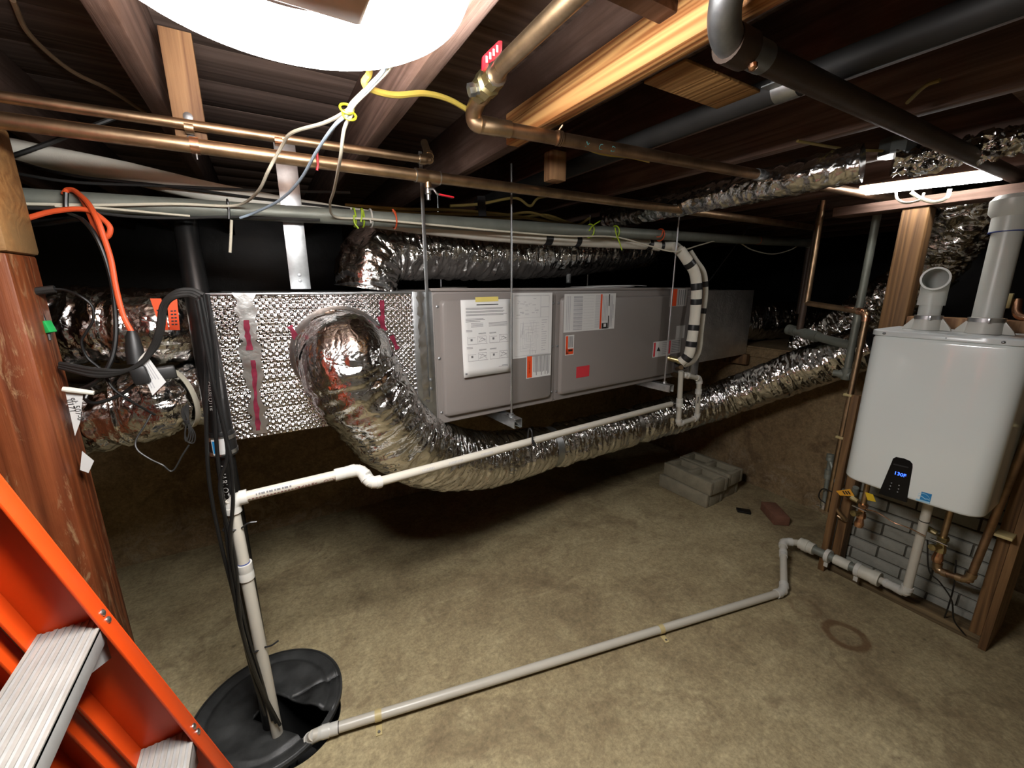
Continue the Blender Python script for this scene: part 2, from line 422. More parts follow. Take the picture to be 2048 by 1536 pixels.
# make the slab face up
if True:
    me = o.data; bmx = bmesh.new(); bmx.from_mesh(me)
    for f in bmx.faces:
        if abs(f.normal.z) > .5 and f.normal.z < 0: f.normal_flip()
    bmx.to_mesh(me); bmx.free()
def noisy_wall(name, mat, origin, u, w, nu, nw, amp, label, thick):
    origin, u, w = Vector(origin), Vector(u), Vector(w); nrm = u.cross(w).normalized(); m = MB(); vs_ = []; fs = []
    for i in range(nu + 1):
        for j in range(nw + 1):
            p = origin + u * (i / nu) + w * (j / nw); d = noise.fractal(p * 2.2, .8, 2.0, 4) * amp
            vs_.append(p + nrm * d)
    for i in range(nu):
        for j in range(nw):
            a = i * (nw + 1) + j; fs.append((a, a + 1, a + nw + 2, a + nw + 1))
    m.add(vs_, fs)
    o = m.build(name, mat, angle=80); return struct(o, label)
noisy_wall('wall_back', 'concrete_wall', (3.02, 2.68, -.02), (-5.5, 0, 0), (0, .0, 1.02), 120, 26, .012, 'low rough concrete retaining wall behind the air handler', .1)
noisy_wall('wall_right', 'concrete_wall', (3.0, -2.2, -.02), (0, 4.95, 0), (0, 0, 1.05), 110, 26, .014, 'low rough brown concrete retaining wall behind the water heater', .1)
o = MB().bb(-2.4, 6.2, 2.66, 6.0, .96, 1.0).bb(2.98, 6.2, -2.2, 2.66, .96, 1.02).build('floor_crawlspace', 'concrete_wall', smooth=False); struct(o, 'dim crawlspace ground level behind the retaining walls')
o = MB().bb(-2.4, 6.2, 4.6, 4.65, 1.0, 2.2).build('wall_far_back', 'vapor_barrier', smooth=False); struct(o, 'black plastic sheeting on the far crawlspace wall')
o = MB().bb(5.4, 5.45, -2.2, 4.6, 1.0, 2.2).build('wall_far_right', 'vapor_barrier', smooth=False); struct(o, 'black plastic sheeting on the crawlspace wall beyond the heater')
o = MB().bb(-2.45, -2.4, -2.2, 4.6, 0, 2.2).build('wall_left', 'concrete_wall', smooth=False); struct(o, 'dim concrete wall beyond the wooden post')
o = MB().bb(-2.4, 5.4, -2.25, -2.2, 0, 2.2).build('wall_front', 'pale_bounce_wall', smooth=False); struct(o, 'concrete wall behind the viewer, kept pale to bounce light')  # unseen wall, coloured pale to throw fill light forward

# ceiling: subfloor slab with planks and joists below it
ZS = 2.10
ceil_o = MB().bb(-2.4, 5.4, -2.2, 4.6, ZS + .022, ZS + .06).build('ceiling', 'wood_subfloor', smooth=False)
struct(ceil_o, 'dark old floor structure overhead, planks on joists')
y = -2.2; k = 0
while y < 4.5:
    w = .236
    box_part('plank', 'wood_subfloor', ceil_o, -2.4, 5.4, y, y + w - .003, ZS + random.uniform(-.001, .001), ZS + .0225, .003); y += w
JW = .042
for i, jx in enumerate([-1.69, -1.28, -.875, -.60, -.20, .34, .745, 1.15, 1.555, 1.96, 2.55, 2.96, 3.37, 3.78, 4.19, 4.6]):
    zb = 1.90 + random.uniform(-.004, .004)
    box_part('joist', 'wood_joist', ceil_o, jx, jx + JW, -2.2, 4.6, zb, ZS, .004)
# blocking between joists
for x0, x1, y0, zb in ((.382, .745, .60, 1.93), (.787, 1.15, 2.05, 1.94), (1.592, 1.96, .35, 1.95)):
    box_part('blocking', 'wood_joist', ceil_o, x0, x1, y0, y0 + .042, zb, ZS, .003)
o = box_part('tan_plate', 'wood_tan_y', ceil_o, .79, 1.09, .645, .755, 1.893, 1.899, .001)  # thin tan plate just under the joists
# new light 2x4 fastened to the side of a joist
o = MB().bb(.700, .7445, -1.2, 1.222, 1.876, 1.962).build('joist_cleat', 'wood_new', None, .004)
tag(o, 'pale new two-by-four fastened along a dark old floor joist', 'lumber')

# ---------------------------------------------------------------- rigid pipe helper
def elbow(parent, a, b, c, r, mat, fit, e, name='elbow', collar=True):
    a, b, c = Vector(a), Vector(b), Vector(c); u = (a - b).normalized(); w = (c - b).normalized()
    p, q = b + u * e, b + w * e; arc = [p * (1 - t) ** 2 + b * 2 * t * (1 - t) + q * t * t for t in [k / 8 for k in range(9)]]
    m = MB().tube(arc, r * fit, 18)
    if collar:
        m.cyl(p - u * e * .35, p + u * e * .25, r * fit * 1.07, n=18); m.cyl(q - w * e * .35, q + w * e * .25, r * fit * 1.07, n=18)
    return m.build(name, mat, parent)
def pipe_run(parent, pts, r, mat, fit_mat=None, fit=1.2, ek=2.4, name='pipe_section', n=18, collar=True, skip=()):
    pts = [Vector(p) for p in pts]; secs = []
    for a, b in zip(pts, pts[1:]): secs.append(MB().cyl(a, b, r, n=n).build(name, mat, parent))
    for i in range(1, len(pts) - 1):
        if i in skip: continue
        e = min(ek * r, (pts[i] - pts[i - 1]).length * .45, (pts[i + 1] - pts[i]).length * .45)
        elbow(parent, pts[i - 1], pts[i], pts[i + 1], r, fit_mat or mat, fit, e, collar=collar)
    return secs
def coupling(parent, p, d, L, r, mat, name='coupling', rim=True):
    p = Vector(p); d = Vector(d).normalized()
    return MB().lathe(p - d * L / 2, d, [(0, r * .9), (0, r), (L * .42, r), (L * .46, r * .97), (L * .54, r * .97), (L * .58, r), (L, r), (L, r * .9)], 20).build(name, mat, parent)
def ring_band(p, d, r, L, mat, name, parent, n=20):
    p = Vector(p); d = Vector(d).normalized(); return MB().cyl(p - d * L / 2, p + d * L / 2, r, n=n).build(name, mat, parent)

# ================================================================ THE POST AND GIRDER (left)
o = MB().bb(-.615, -.47, 1.355, 1.50, 0, 1.522).build('wooden_post', 'wood_post', None, .006)
tag(o, 'stained reddish wooden post with scuffed pale scratches beside the orange ladder', 'post')
o = MB().bb(-1.9, -.462, 1.345, 1.50, 1.523, 1.80).build('wooden_girder', 'wood_girder', None, .008)
tag(o, 'thick tan sawn timber girder end resting on the wooden post', 'beam')

# ================================================================ AIR HANDLER
FA = math.radians(4.2); FU = V(math.cos(FA), math.sin(FA), 0); FN = V(math.sin(FA), -math.cos(FA), 0)
FO = V(.537, 1.50, 0); FT, FB = 1.436, .908; FL = 1.80; FD = .54
def FP(t, z, out=0): return FO + FU * t + V(0, 0, z) + FN * out
RF = Matrix((FU, -FN, V(0, 0, 1))).transposed()
def fbox(t0, t1, d0, d1, z0, z1):
    c = FP((t0 + t1) / 2, (z0 + z1) / 2, -(d0 + d1) / 2); return MB().box(c, (abs(t1 - t0), abs(d1 - d0), abs(z1 - z0)), RF)
def f_tz(px, py, out=.0):
    p = onplane(px, py, FO + FN * out, FN); q = p - FO; return q.dot(FU), p.z
ah = thing('air_handler', 'long grey metal air handler cabinet hung horizontally on threaded rods', 'air handler', FP(FL / 2, FB, -FD / 2))
fbox(0, FL - .06, 0, FD, FB, FT).build('cabinet', 'grey_enamel', ah, .006)
tm = f_tz(1108, 700)[0]
def access_panel(t0, t1, z0, z1, name):
    m = MB(); w = t1 - t0; h = z1 - z0; lv = []
    def rr(inset, out, rad):
        pts = []
        for cx, cz, a0 in ((t1 - inset - rad, z1 - inset - rad, 0), (t0 + inset + rad, z1 - inset - rad, 90), (t0 + inset + rad, z0 + inset + rad, 180), (t1 - inset - rad, z0 + inset + rad, 270)):
            for k in range(7):
                a = math.radians(a0 + 15 * k); pts.append(FP(cx + rad * math.cos(a), cz + rad * math.sin(a), out))
        return pts
    L_ = [rr(0, .001, .012), rr(0, .004, .012), rr(.022, .005, .02), rr(.027, .018, .02), rr(.032, .021, .018)]
    N_ = len(L_[0]); vs_ = [p for l in L_ for p in l]
    fs = [(i * N_ + k, i * N_ + (k + 1) % N_, (i + 1) * N_ + (k + 1) % N_, (i + 1) * N_ + k) for i in range(len(L_) - 1) for k in range(N_)]
    fs.append(tuple(range((len(L_) - 1) * N_, len(L_) * N_)))
    return m.add(vs_, fs).build(name, 'grey_enamel', ah, angle=50)
pn1 = access_panel(.006, tm - .004, FB + .006, FT - .012, 'access_panel')
pn2 = access_panel(tm + .004, FL - .07, FB + .006, FT - .012, 'access_panel')
for t in (.02, tm - .014, tm + .016):
    for z in (FB + .05, FB + .27, FT - .06):
        MB().lathe(FP(t, z, .003), FN, [(0, .006), (.003, .006), (.005, .003), (.005, .0005)], 10).build('screw', 'dull_steel', ah)
# cabinet lip along the top and galvanized end pieces
fbox(-.004, FL - .06, -.006, .02, FT - .004, FT + .008).build('top_lip', 'grey_enamel', ah, .002)
fbox(FL - .062, FL + .02, -.012, FD, FB - .01, FT - .01).build('coil_end_plate', 'galvanized', ah, .003)
fbox(-.075, .001, -.002, FD, FB + .03, FT - .004).build('plenum_collar', 'galvanized', ah, .002)
MB().lathe(FP(-.035, FB + .11, .002), FN, [(0, .010), (.002, .010), (.002, .001)], 14).build('knockout', 'gasket_dark', ah)
MB().lathe(FP(.13, FT + .004, -.07), V(0, 0, 1), [(0, .055), (.006, .055), (.008, .05), (.008, .001)], 24).build('gasket_disc', 'gasket_dark', ah)
OUT = .0215
def sticker(tl, br, mat, name, host, out=OUT, thick=.0006, parent=None):
    t0, z1 = f_tz(*tl, out); t1, z0 = f_tz(*br, out)
    o = fbox(t0, t1, -out - thick, -out, z0, z1).build(name, mat, parent or ah, 0, False)
    return o, t0, t1, z0, z1, out + thick
def strips(parent, rects, mat, out, name='print'):
    m = MB()
    for t0, t1, z0, z1 in rects:
        m.add([FP(t0, z0, out), FP(t1, z0, out), FP(t1, z1, out), FP(t0, z1, out)], [(0, 1, 2, 3)])
    o = m.build(name, mat, parent, 0, False)
    if len(rects) > 1: o['kind'] = 'stuff'
    return o
def frac(b, x0, x1, y0, y1): # fractions with y down
    t0, t1, z0, z1 = b; return (t0 + (t1 - t0) * x0, t0 + (t1 - t0) * x1, z1 - (z1 - z0) * y1, z1 - (z1 - z0) * y0)
def ftext(parent, s, size, b, fx, fy, out, mat, rot=0, name='lettering'):
    t0, t1, z0, z1 = b; ct = t0 + (t1 - t0) * fx; cz = z1 - (z1 - z0) * fy; c, s_ = math.cos(math.radians(rot)), math.sin(math.radians(rot))
    return text_mesh(s, size, lambda x, y: FP(ct + x * c - y * s_, cz + x * s_ + y * c, out), name, mat, parent)
rnd = random.Random(3)
# wiring diagram sheet on the left panel
o, t0, t1, z0, z1, oo = sticker((1024, 586), (1102, 709), 'paper', 'wiring_diagram', pn1); b = (t0, t1, z0, z1)
o['label'] = 'white wiring diagram sheet'
R_ = []
def outline(x0, x1, y0, y1, w=.006):
    R_.extend([frac(b, x0, x1, y0, y0 + w), frac(b, x0, x1, y1 - w, y1), frac(b, x0, x0 + w, y0, y1), frac(b, x1 - w, x1, y0, y1)])
outline(.06, .92, .04, .97); outline(.06, .70, .04, .38, .005); outline(.70, .92, .04, .22, .005); outline(.70, .92, .22, .38, .005)
for k in range(46):
    x = .10 + rnd.random() * .55; yy = .42 + rnd.random() * .5
    if rnd.random() < .5: R_.append(frac(b, x, min(.68, x + .05 + rnd.random() * .2), yy, yy + .004))
    else: R_.append(frac(b, x, x + .007, yy, min(.95, yy + .03 + rnd.random() * .15)))
for k in range(26):
    x = .10 + rnd.random() * .5; yy = .08 + rnd.random() * .26; R_.append(frac(b, x, x + .02 + rnd.random() * .08, yy, yy + .004 + rnd.random() * .01))
for k in range(14):
    yy = .42 + k * .037; R_.append(frac(b, .73, .76 + rnd.random() * .13, yy, yy + .01))
for k in range(5):
    outline(.2 + .05 * k, .6 - .03 * k, .46 + .05 * k, .9 - .05 * k, .004)
strips(o, R_, 'print_light', oo + .0003)
# small orange warning label below
o, t0, t1, z0, z1, oo = sticker((1053, 712), (1101, 750), 'paper', 'warning_label', pn1); b = (t0, t1, z0, z1)
strips(o, [frac(b, .02, .22, .03, .97)], 'label_orange', oo + .0003, 'orange_band')
ftext(o, 'WARNING', .012, b, .12, .5, oo + .0006, 'print_black', 90)
strips(o, [frac(b, x, x + .025, .06, .75 + .2 * rnd.random()) for x in [.28 + .052 * k for k in range(13)]], 'print_grey', oo + .0003)
# specification sheet on the right panel
o, t0, t1, z0, z1, oo = sticker((1129, 588), (1228, 657), 'paper', 'specification_label', pn2); b = (t0, t1, z0, z1)
strips(o, [frac(b, .685, .72, .02, .98)], 'label_orange', oo + .0003, 'orange_band')
strips(o, [frac(b, .855, .875, .02, .35), frac(b, .855, .875, .62, .98), frac(b, .73, .85, .82, .98)], 'print_black', oo + .0003, 'black_band')
strips(o, [frac(b, .77, .82, .84, .93)], 'paper', oo + .0005, 'pictogram')
R_ = [frac(b, .17, .34, yy, yy + (.02 if k % 3 else .035)) for k, yy in enumerate([.06 + .036 * q for q in range(25)])]
R_ += [frac(b, x, x + .012, .05, .95) for x in (.04, .07, .10)] + [frac(b, .36, .56, .05 + .075 * k, .055 + .075 * k) for k in range(13)] + [frac(b, .585, .675, yy, yy + .012) for yy in [.05 + .03 * q for q in range(30)]]
R_ += [frac(b, x, x + .014, .06, .75) for x in (.735, .765, .795, .825)] + [frac(b, x, x + .02, .06, .94) for x in (.89, .92)] + [frac(b, .95, .965, .3, .7)]
strips(o, R_, 'print_light', oo + .0003)
# narrow red warning label, red sticker, far labels
o, t0, t1, z0, z1, oo = sticker((1131, 671), (1147, 709), 'paper', 'warning_label', pn2); b = (t0, t1, z0, z1)
strips(o, [frac(b, .05, .3, .04, .96), frac(b, .05, .95, .68, .96)], 'label_orange', oo + .0003, 'orange_band')
strips(o, [frac(b, .35, .85, .72, .82), frac(b, .15, .4, .87, .92)], 'print_black', oo + .0005, 'pictogram')
strips(o, [frac(b, x, x + .08, .06, .62) for x in (.36, .5, .64, .78)], 'print_grey', oo + .0003)
o, *_ = sticker((1153, 734), (1178, 752), 'label_red', 'red_sticker', pn2); o['label'] = 'blank red sticker'
o, t0, t1, z0, z1, oo = sticker((1342, 577), (1372, 612), 'label_silver', 'warning_label', pn2); b = (t0, t1, z0, z1)
strips(o, [frac(b, .03, .38, .03, .97)], 'label_orange', oo + .0003, 'orange_band')
strips(o, [frac(b, x, x + .05, .08, .92) for x in (.48, .6, .72, .84)], 'print_grey', oo + .0003)
o, t0, t1, z0, z1, oo = sticker((1307, 684), (1340, 710), 'paper', 'caution_label', pn2); b = (t0, t1, z0, z1)
strips(o, [frac(b, .03, .13, .05, .95)], 'label_red', oo + .0003, 'red_band')
m = MB().add([FP(*q, oo + .0004) for q in [(t0 + (t1 - t0) * .2, z0 + (z1 - z0) * .4), (t0 + (t1 - t0) * .42, z0 + (z1 - z0) * .35), (t0 + (t1 - t0) * .3, z0 + (z1 - z0) * .65)]], [(0, 1, 2)]); m.build('warning_triangle', 'print_black', o, 0, False)
strips(o, [frac(b, .5, .95, .1 + .12 * k, .15 + .12 * k) for k in range(7)], 'print_light', oo + .0003)
o, t0, t1, z0, z1, oo = sticker((1338, 680), (1360, 705), 'label_silver', 'caution_label', pn2); b = (t0, t1, z0, z1)
strips(o, [frac(b, .03, .15, .05, .95)], 'label_red', oo + .0003, 'red_band')
strips(o, [frac(b, .25, .9, .1 + .12 * k, .15 + .12 * k) for k in range(7)], 'print_grey', oo + .0003)
o, t0, t1, z0, z1, oo = sticker((1353, 652), (1368, 676), 'label_silver', 'data_label', pn2)
# paper notice taped over the left panel
t0, zt = f_tz(921, 600, .024); t1, zb = f_tz(1021, 742, .024)
zt2 = zt + .002
nt = thing('taped_notice', 'white printed maintenance notice held by yellow tape on the air handler', 'paper', FP((t0 + t1) / 2, zb, .024))
vs_ = []; nu, nv = 8, 10
def bow(u, v): return .0235 + .004 * math.sin(v * 2.4) * (0.4 + u * .6) + .010 * v * v * (1 - .6 * u)
for j in range(nv + 1):
    for i in range(nu + 1):
        u, v = i / nu, j / nv; vs_.append(FP(t0 + (t1 - t0) * u, zt - (zt - zb) * v, bow(u, v)))
sh = MB().add(vs_, [(j * (nu + 1) + i, j * (nu + 1) + i + 1, (j + 1) * (nu + 1) + i + 1, (j + 1) * (nu + 1) + i) for j in range(nv) for i in range(nu)]).build('sheet', 'paper', nt, angle=80)
sh.modifiers.new('solidify', 'SOLIDIFY').thickness = .0004
def npt(u, v, o_=.0009): return FP(t0 + (t1 - t0) * u, zt - (zt - zb) * v, bow(u, v) + o_)
def nrects(rs, mat, name):
    m = MB()
    for u0, u1, v0, v1 in rs:
        k = max(1, int((v1 - v0) * 12)); kk = max(1, int((u1 - u0) * 8))
        for a in range(kk):
            for c in range(k):
                ua, ub = u0 + (u1 - u0) * a / kk, u0 + (u1 - u0) * (a + 1) / kk; va, vb = v0 + (v1 - v0) * c / k, v0 + (v1 - v0) * (c + 1) / k
                m.add([npt(ua, va), npt(ub, va), npt(ub, vb), npt(ua, vb)], [(0, 1, 2, 3)])
    o = m.build(name, mat, nt, 0, False)
    if len(rs) > 1: o['kind'] = 'stuff'
nrects([(.30, .74, .060, .072)], 'print_black', 'heading')
R_ = []
for v in (.105, .118, .145, .158, .185, .198): R_.append((.09, .92 - .1 * rnd.random(), v, v + .006))
for v in (.24, .255, .275): R_.append((.08, .35 + .15 * rnd.random(), v, v + .006))
for v in (.30, .315, .33, .345): R_ += [(.18, .42, v, v + .005), (.53, .92, v, v + .005)]
for v in (.385, .40, .605, .62): R_.append((.08, .2, v, v + .006))
for v in (.43, .44, .645, .655): R_ += [(.32, .47, v, v + .005), (.54, .68, v, v + .005)]
R_ += [(.79, .92, .89, .897), (.72, .92, .905, .910), (.03, .07, .94, .965)]
nrects(R_, 'print_grey', 'text_lines')
R_ = []
for v0 in (.47, .69):
    for u0 in (.10, .54):
        R_ += [(u0, u0 + .004, v0, v0 + .1), (u0 + .2, u0 + .204, v0, v0 + .1), (u0, u0 + .4, v0 + .1, v0 + .104), (u0 + .2, u0 + .37, v0, v0 + .004), (u0 + .37, u0 + .374, v0, v0 + .1), (u0 + .06, u0 + .1, v0 + .03, v0 + .06), (u0 + .02, u0 + .16, v0 + .015, v0 + .019)]
nrects(R_, 'print_grey', 'diagram')
m = MB()
for u0 in (.10, .54):
    for v0 in (.47, .69):
        for (ua, va, ub, vb) in ((.22, .08, .29, .02), (.29, .02, .36, .08), (.22, .02, .36, .05), (.22, .08, .36, .05)):
            a, c = npt(u0 + ua, v0 + va), npt(u0 + ub, v0 + vb); m.add([a, c, c + V(0, 0, .0016), a + V(0, 0, .0016)], [(0, 1, 2, 3)])
m.build('diagram', 'print_grey', nt, 0, False)['kind'] = 'stuff'
m = MB().add([npt(.28, -.03, .0012), npt(.74, -.035, .0012), npt(.74, .025, .0014), npt(.28, .03, .0014)], [(0, 1, 2, 3)]).build('tape', 'tape_yellow', nt, 0, False)
m.modifiers.new('solidify', 'SOLIDIFY').thickness = .0003
# papers lying on top
pp = thing('manual_papers', 'loose white folded papers lying on top of the air handler', 'papers', FP(1.05, FT + .008, -.15))
for k, (dt, rz, w, h) in enumerate(((.0, .05, .30, .21), (.02, -.04, .28, .2), (.13, .12, .26, .19))):
    vs_ = []
    for i in range(9):
        for j in range(3):
            u = (i / 8 - .5) * w; v = (j / 2 - .5) * h; zz = FT + .010 + k * .004 + .006 * abs(math.sin(u * 9 + k)) * (i / 8)
            vs_.append(FP(1.02 + dt + u * math.cos(rz) - v * math.sin(rz), zz, -.12 + v * math.cos(rz) + u * math.sin(rz)))
    q = MB().add(vs_, [(i * 3 + j, (i + 1) * 3 + j, (i + 1) * 3 + j + 1, i * 3 + j + 1) for i in range(8) for j in range(2)]).build('sheet', 'paper', pp, angle=80)
    q.modifiers.new('solidify', 'SOLIDIFY').thickness = .002

# ---------------------------------------------------------------- hangers: strut channels, rods, straps
def strut(t, out_end, label):
    th = thing('strut_channel', label, 'strut', FP(t, FB - .045, 0), 'struts under the air handler')
    w, h, k = .041, .041, .003; zt = FB - .003
    d0, d1 = -FD - .10, out_end
    def seg(t0, t1, z0, z1): return fbox(t + t0, t + t1, -d1, -d0, z0, z1)
    m = MB()
    for a in ((-w / 2, w / 2, zt - k, zt), (-w / 2, -w / 2 + k, zt - h, zt), (w / 2 - k, w / 2, zt - h, zt), (-w / 2, -w / 2 + .010, zt - h, zt - h + k), (w / 2 - .010, w / 2, zt - h, zt - h + k)):
        q = seg(*a); m.add(q.v, q.f)
    m.build('channel', 'galvanized', th, .0008)
    for dd in (out_end - .07, out_end - .17):
        c = FP(t, zt + .0006, dd); m = MB(); vs_ = []
        for kk in range(16):
            a = 2 * math.pi * kk / 16; vs_.append(c + FU * (.007 * math.cos(a)) + FN * (.013 * math.sin(a)))
        m.add(vs_, [tuple(range(16))]).build('slot', 'pit_dark', th, 0, False)
    return th
def rod(t, out, ztop, label, z0=FB - .05):
    th = thing('threaded_rod', label, 'rod', FP(t, z0, out), 'threaded hanger rods')
    a, c = FP(t, z0, out), FP(t, ztop, out)
    pts, rs = [], []
    L_ = (c - a).length; k = int(L_ / .004)
    for i in range(k + 1): pts.append(a.lerp(c, i / k)); rs.append(.0048 if i % 2 else .0042)
    MB().tube(pts, rs, 8).build('rod', 'steel_rod', th)
    MB().lathe(FP(t, FB - .002, out), (0, 0, 1), [(0, .017), (.003, .017), (.003, .004)], 18).build('washer', 'galvanized', th)
    MB().lathe(FP(t, FB + .001, out), (0, 0, 1), [(0, .0105), (.009, .0105), (.010, .005)], 6).build('nut', 'galvanized', th)
t1_ = f_tz(1023, 838, .065)[0]; t2_ = f_tz(1327, 786, .065)[0]
strut(t1_, .115, 'galvanized strut channel under the air handler with the black tie'); strut(t2_, .115, 'galvanized strut channel under the air handler nearest the drain trap')
rod(t1_, .065, 1.90, 'threaded steel rod hanging in front of the taped notice')
rod(t2_, .065, 1.90, 'threaded steel rod hanging left of the white insulated lines')
rod(t1_, -FD - .05, 1.90, 'threaded steel rod behind the air handler, left one'); rod(t2_, -FD - .05, 1.90, 'threaded steel rod behind the air handler, right one')
def strap(p0, p1, w, dirn, label, mat='galvanized', holes=True):
    th = thing('hanger_strap', label, 'strap', p0)
    p0, p1 = Vector(p0), Vector(p1); d = (p1 - p0).normalized(); s_ = Vector(dirn).normalized(); nn = d.cross(s_).normalized()
    MB().box((p0 + p1) / 2, ((p1 - p0).length, w, .0015), Matrix((d, s_, nn)).transposed()).build('band', mat, th, .0004)
    for f in (.06, .10): 
        c = p0 + d * (p1 - p0).length * f; q = nn if nn.dot(EYE - c) > 0 else -nn
        MB().lathe(c + q * .0005, q, [(0, .006), (.003, .006), (.004, .002)], 10).build('screw', 'dull_steel', th)
    return th
pa = at(602, 578, y=1.62); strap(pa, V(pa.x, pa.y, 1.90), .062, (1, 0, 0), 'wide galvanized strap hanging down to the bubble-wrap plenum')
pa = FP(-.02, FB + .10, .006); strap(pa, V(pa.x, pa.y - .0, 1.90), .013, FU, 'narrow galvanized strap running up the left end of the air handler')
strap(at(1420, 560, y=1.95), at(1505, 445, y=2.0), .04, (1, 0, .5), 'slanted galvanized strap above the return duct')
strap(at(1137, 566, y=1.9), at(1137, 520, y=1.9), .03, (1, 0, 0), 'short galvanized strap under the upper foil duct')

# ================================================================ PLENUMS
PX0, PX1, PY0, PY1, PZ0, PZ1 = -.155, .462, 1.50, 2.05, .975, 1.425
pl = thing('supply_plenum', 'rectangular duct box wrapped in silver bubble foil left of the air handler', 'duct', ((PX0 + PX1) / 2, 1.77, PZ0))
def wrapped_box(x0, x1, y0, y1, z0, z1, name, mat, parent, amp=.004, R=None, step=.02):
    m = MB()
    def face(o_, u, w, nn):
        nu = max(2, int(u.length / step)); nw = max(2, int(w.length / step)); vs_ = []
        for i in range(nu + 1):
            for j in range(nw + 1):
                p = o_ + u * (i / nu) + w * (j / nw)
                e = min(1, 8 * min(i / nu, 1 - i / nu), 8 * min(j / nw, 1 - j / nw))
                vs_.append(p + nn * (noise.fractal(p * 7 + V(3, 1, 7), .7, 2, 3) * amp * e))
        m.add(vs_, [(i * (nw + 1) + j, (i + 1) * (nw + 1) + j, (i + 1) * (nw + 1) + j + 1, i * (nw + 1) + j + 1) for i in range(nu) for j in range(nw)])
    a, c = V(x0, y0, z0), V(x1, y1, z1); dx, dy, dz = V(x1 - x0, 0, 0), V(0, y1 - y0, 0), V(0, 0, z1 - z0)
    face(a, dx, dz, V(0, -1, 0)); face(a + dy, dx, dz, V(0, 1, 0)); face(a, dy, dz, V(-1, 0, 0)); face(a + dx, dy, dz, V(1, 0, 0)); face(a + dz, dx, dy, V(0, 0, 1)); face(a, dx, dy, V(0, 0, -1))
    if R: m.v = [R @ p for p in m.v]
    return m.build(name, mat, parent, angle=60)
wrapped_box(PX0, PX1, PY0, PY1, PZ0, PZ1, 'bubble_wrap', 'foil_bubble', pl, .006)
def tape_strip(pts, w, mat, name, parent, nrm=(0, -1, 0), off=.004):
    nrm = Vector(nrm); pts = [Vector(p) for p in pts]; m = MB(); vs_ = []
    q = resample(pts, .012)
    for i, p in enumerate(q):
        d = (q[min(i + 1, len(q) - 1)] - q[max(i - 1, 0)]).normalized(); s_ = d.cross(nrm).normalized()
        for k in range(5):
            u = k / 4 - .5; pp_ = p + s_ * (u * w * (.8 + .6 * noise.noise(p * 55)) + .004 * noise.noise(p * 30 + V(5, 5, 5))); vs_.append(pp_ + nrm * (off + noise.noise(pp_ * 40) * .0025))
    m.add(vs_, [(i * 5 + k, (i + 1) * 5 + k, (i + 1) * 5 + k + 1, i * 5 + k + 1) for i in range(len(q) - 1) for k in range(4)])
    return m.build(name, mat, parent, angle=70)
tape_strip([at(488, 586, y=1.497), at(520, 868, y=1.497)], .058, 'foil_smooth', 'foil_tape', pl)
tape_strip([at(492, 640, y=1.494), at(500, 700, y=1.494)], .018, 'pink_reflection', 'red_reflection', pl)  # reddish reflections in the foil, laid on as coloured strips
tape_strip([at(506, 720, y=1.494), at(516, 860, y=1.494)], .016, 'pink_reflection', 'red_reflection', pl)
tape_strip([at(762, 600, y=1.494), at(768, 690, y=1.494)], .016, 'pink_reflection', 'red_reflection', pl)
tape_strip([at(408, 590, y=1.497), at(452, 876, y=1.497)], .02, 'foil_smooth', 'foil_tape', pl)
tape_strip([at(838, 582, y=1.497), at(852, 800, y=1.497)], .03, 'foil_smooth', 'foil_tape', pl)
MB().bb(PX0 - .004, PX1 + .02, PY0 - .006, PY1, PZ1, PZ1 + .006).build('top_flange', 'galvanized', pl, .001)
# take-off collar of the big flex duct
COLc = at(684, 706, y=1.50)
MB().lathe(COLc + V(0, .02, 0), (0, -1, 0), [(0, .165), (.022, .16), (.03, .145), (.045, .135), (.045, .12)], 30).build('takeoff_collar', 'foil_smooth', pl)
for k, (dx, dz, l) in enumerate(((.13, .12, .05), (.17, .05, .05), (-.15, .10, .05))):
    tape_strip([COLc + V(dx, -.004, dz), COLc + V(dx + .02, -.004, dz - l)], .02, 'pink_reflection', 'red_reflection', pl)  # painted reddish reflections around the collar
# return plenum on the right
rp = thing('return_plenum', 'foil-wrapped duct box right of the white insulated lines', 'duct', FP(FL + .3, .98, -.25))
Rw = Matrix.Translation(FO) @ RF.to_4x4()
wrapped_box(FL + .022, FL + .64, .0, .42, .972, 1.425, 'foil_wrap', 'foil_matte', rp, .007, Rw)
q = fbox(FL + .60, FL + .64, -.03, .44, .90, .975).build('wooden_block', 'wood_tan_z', None, .003); tag(q, 'short wooden block holding up the right end of the foil return box', 'wood block')

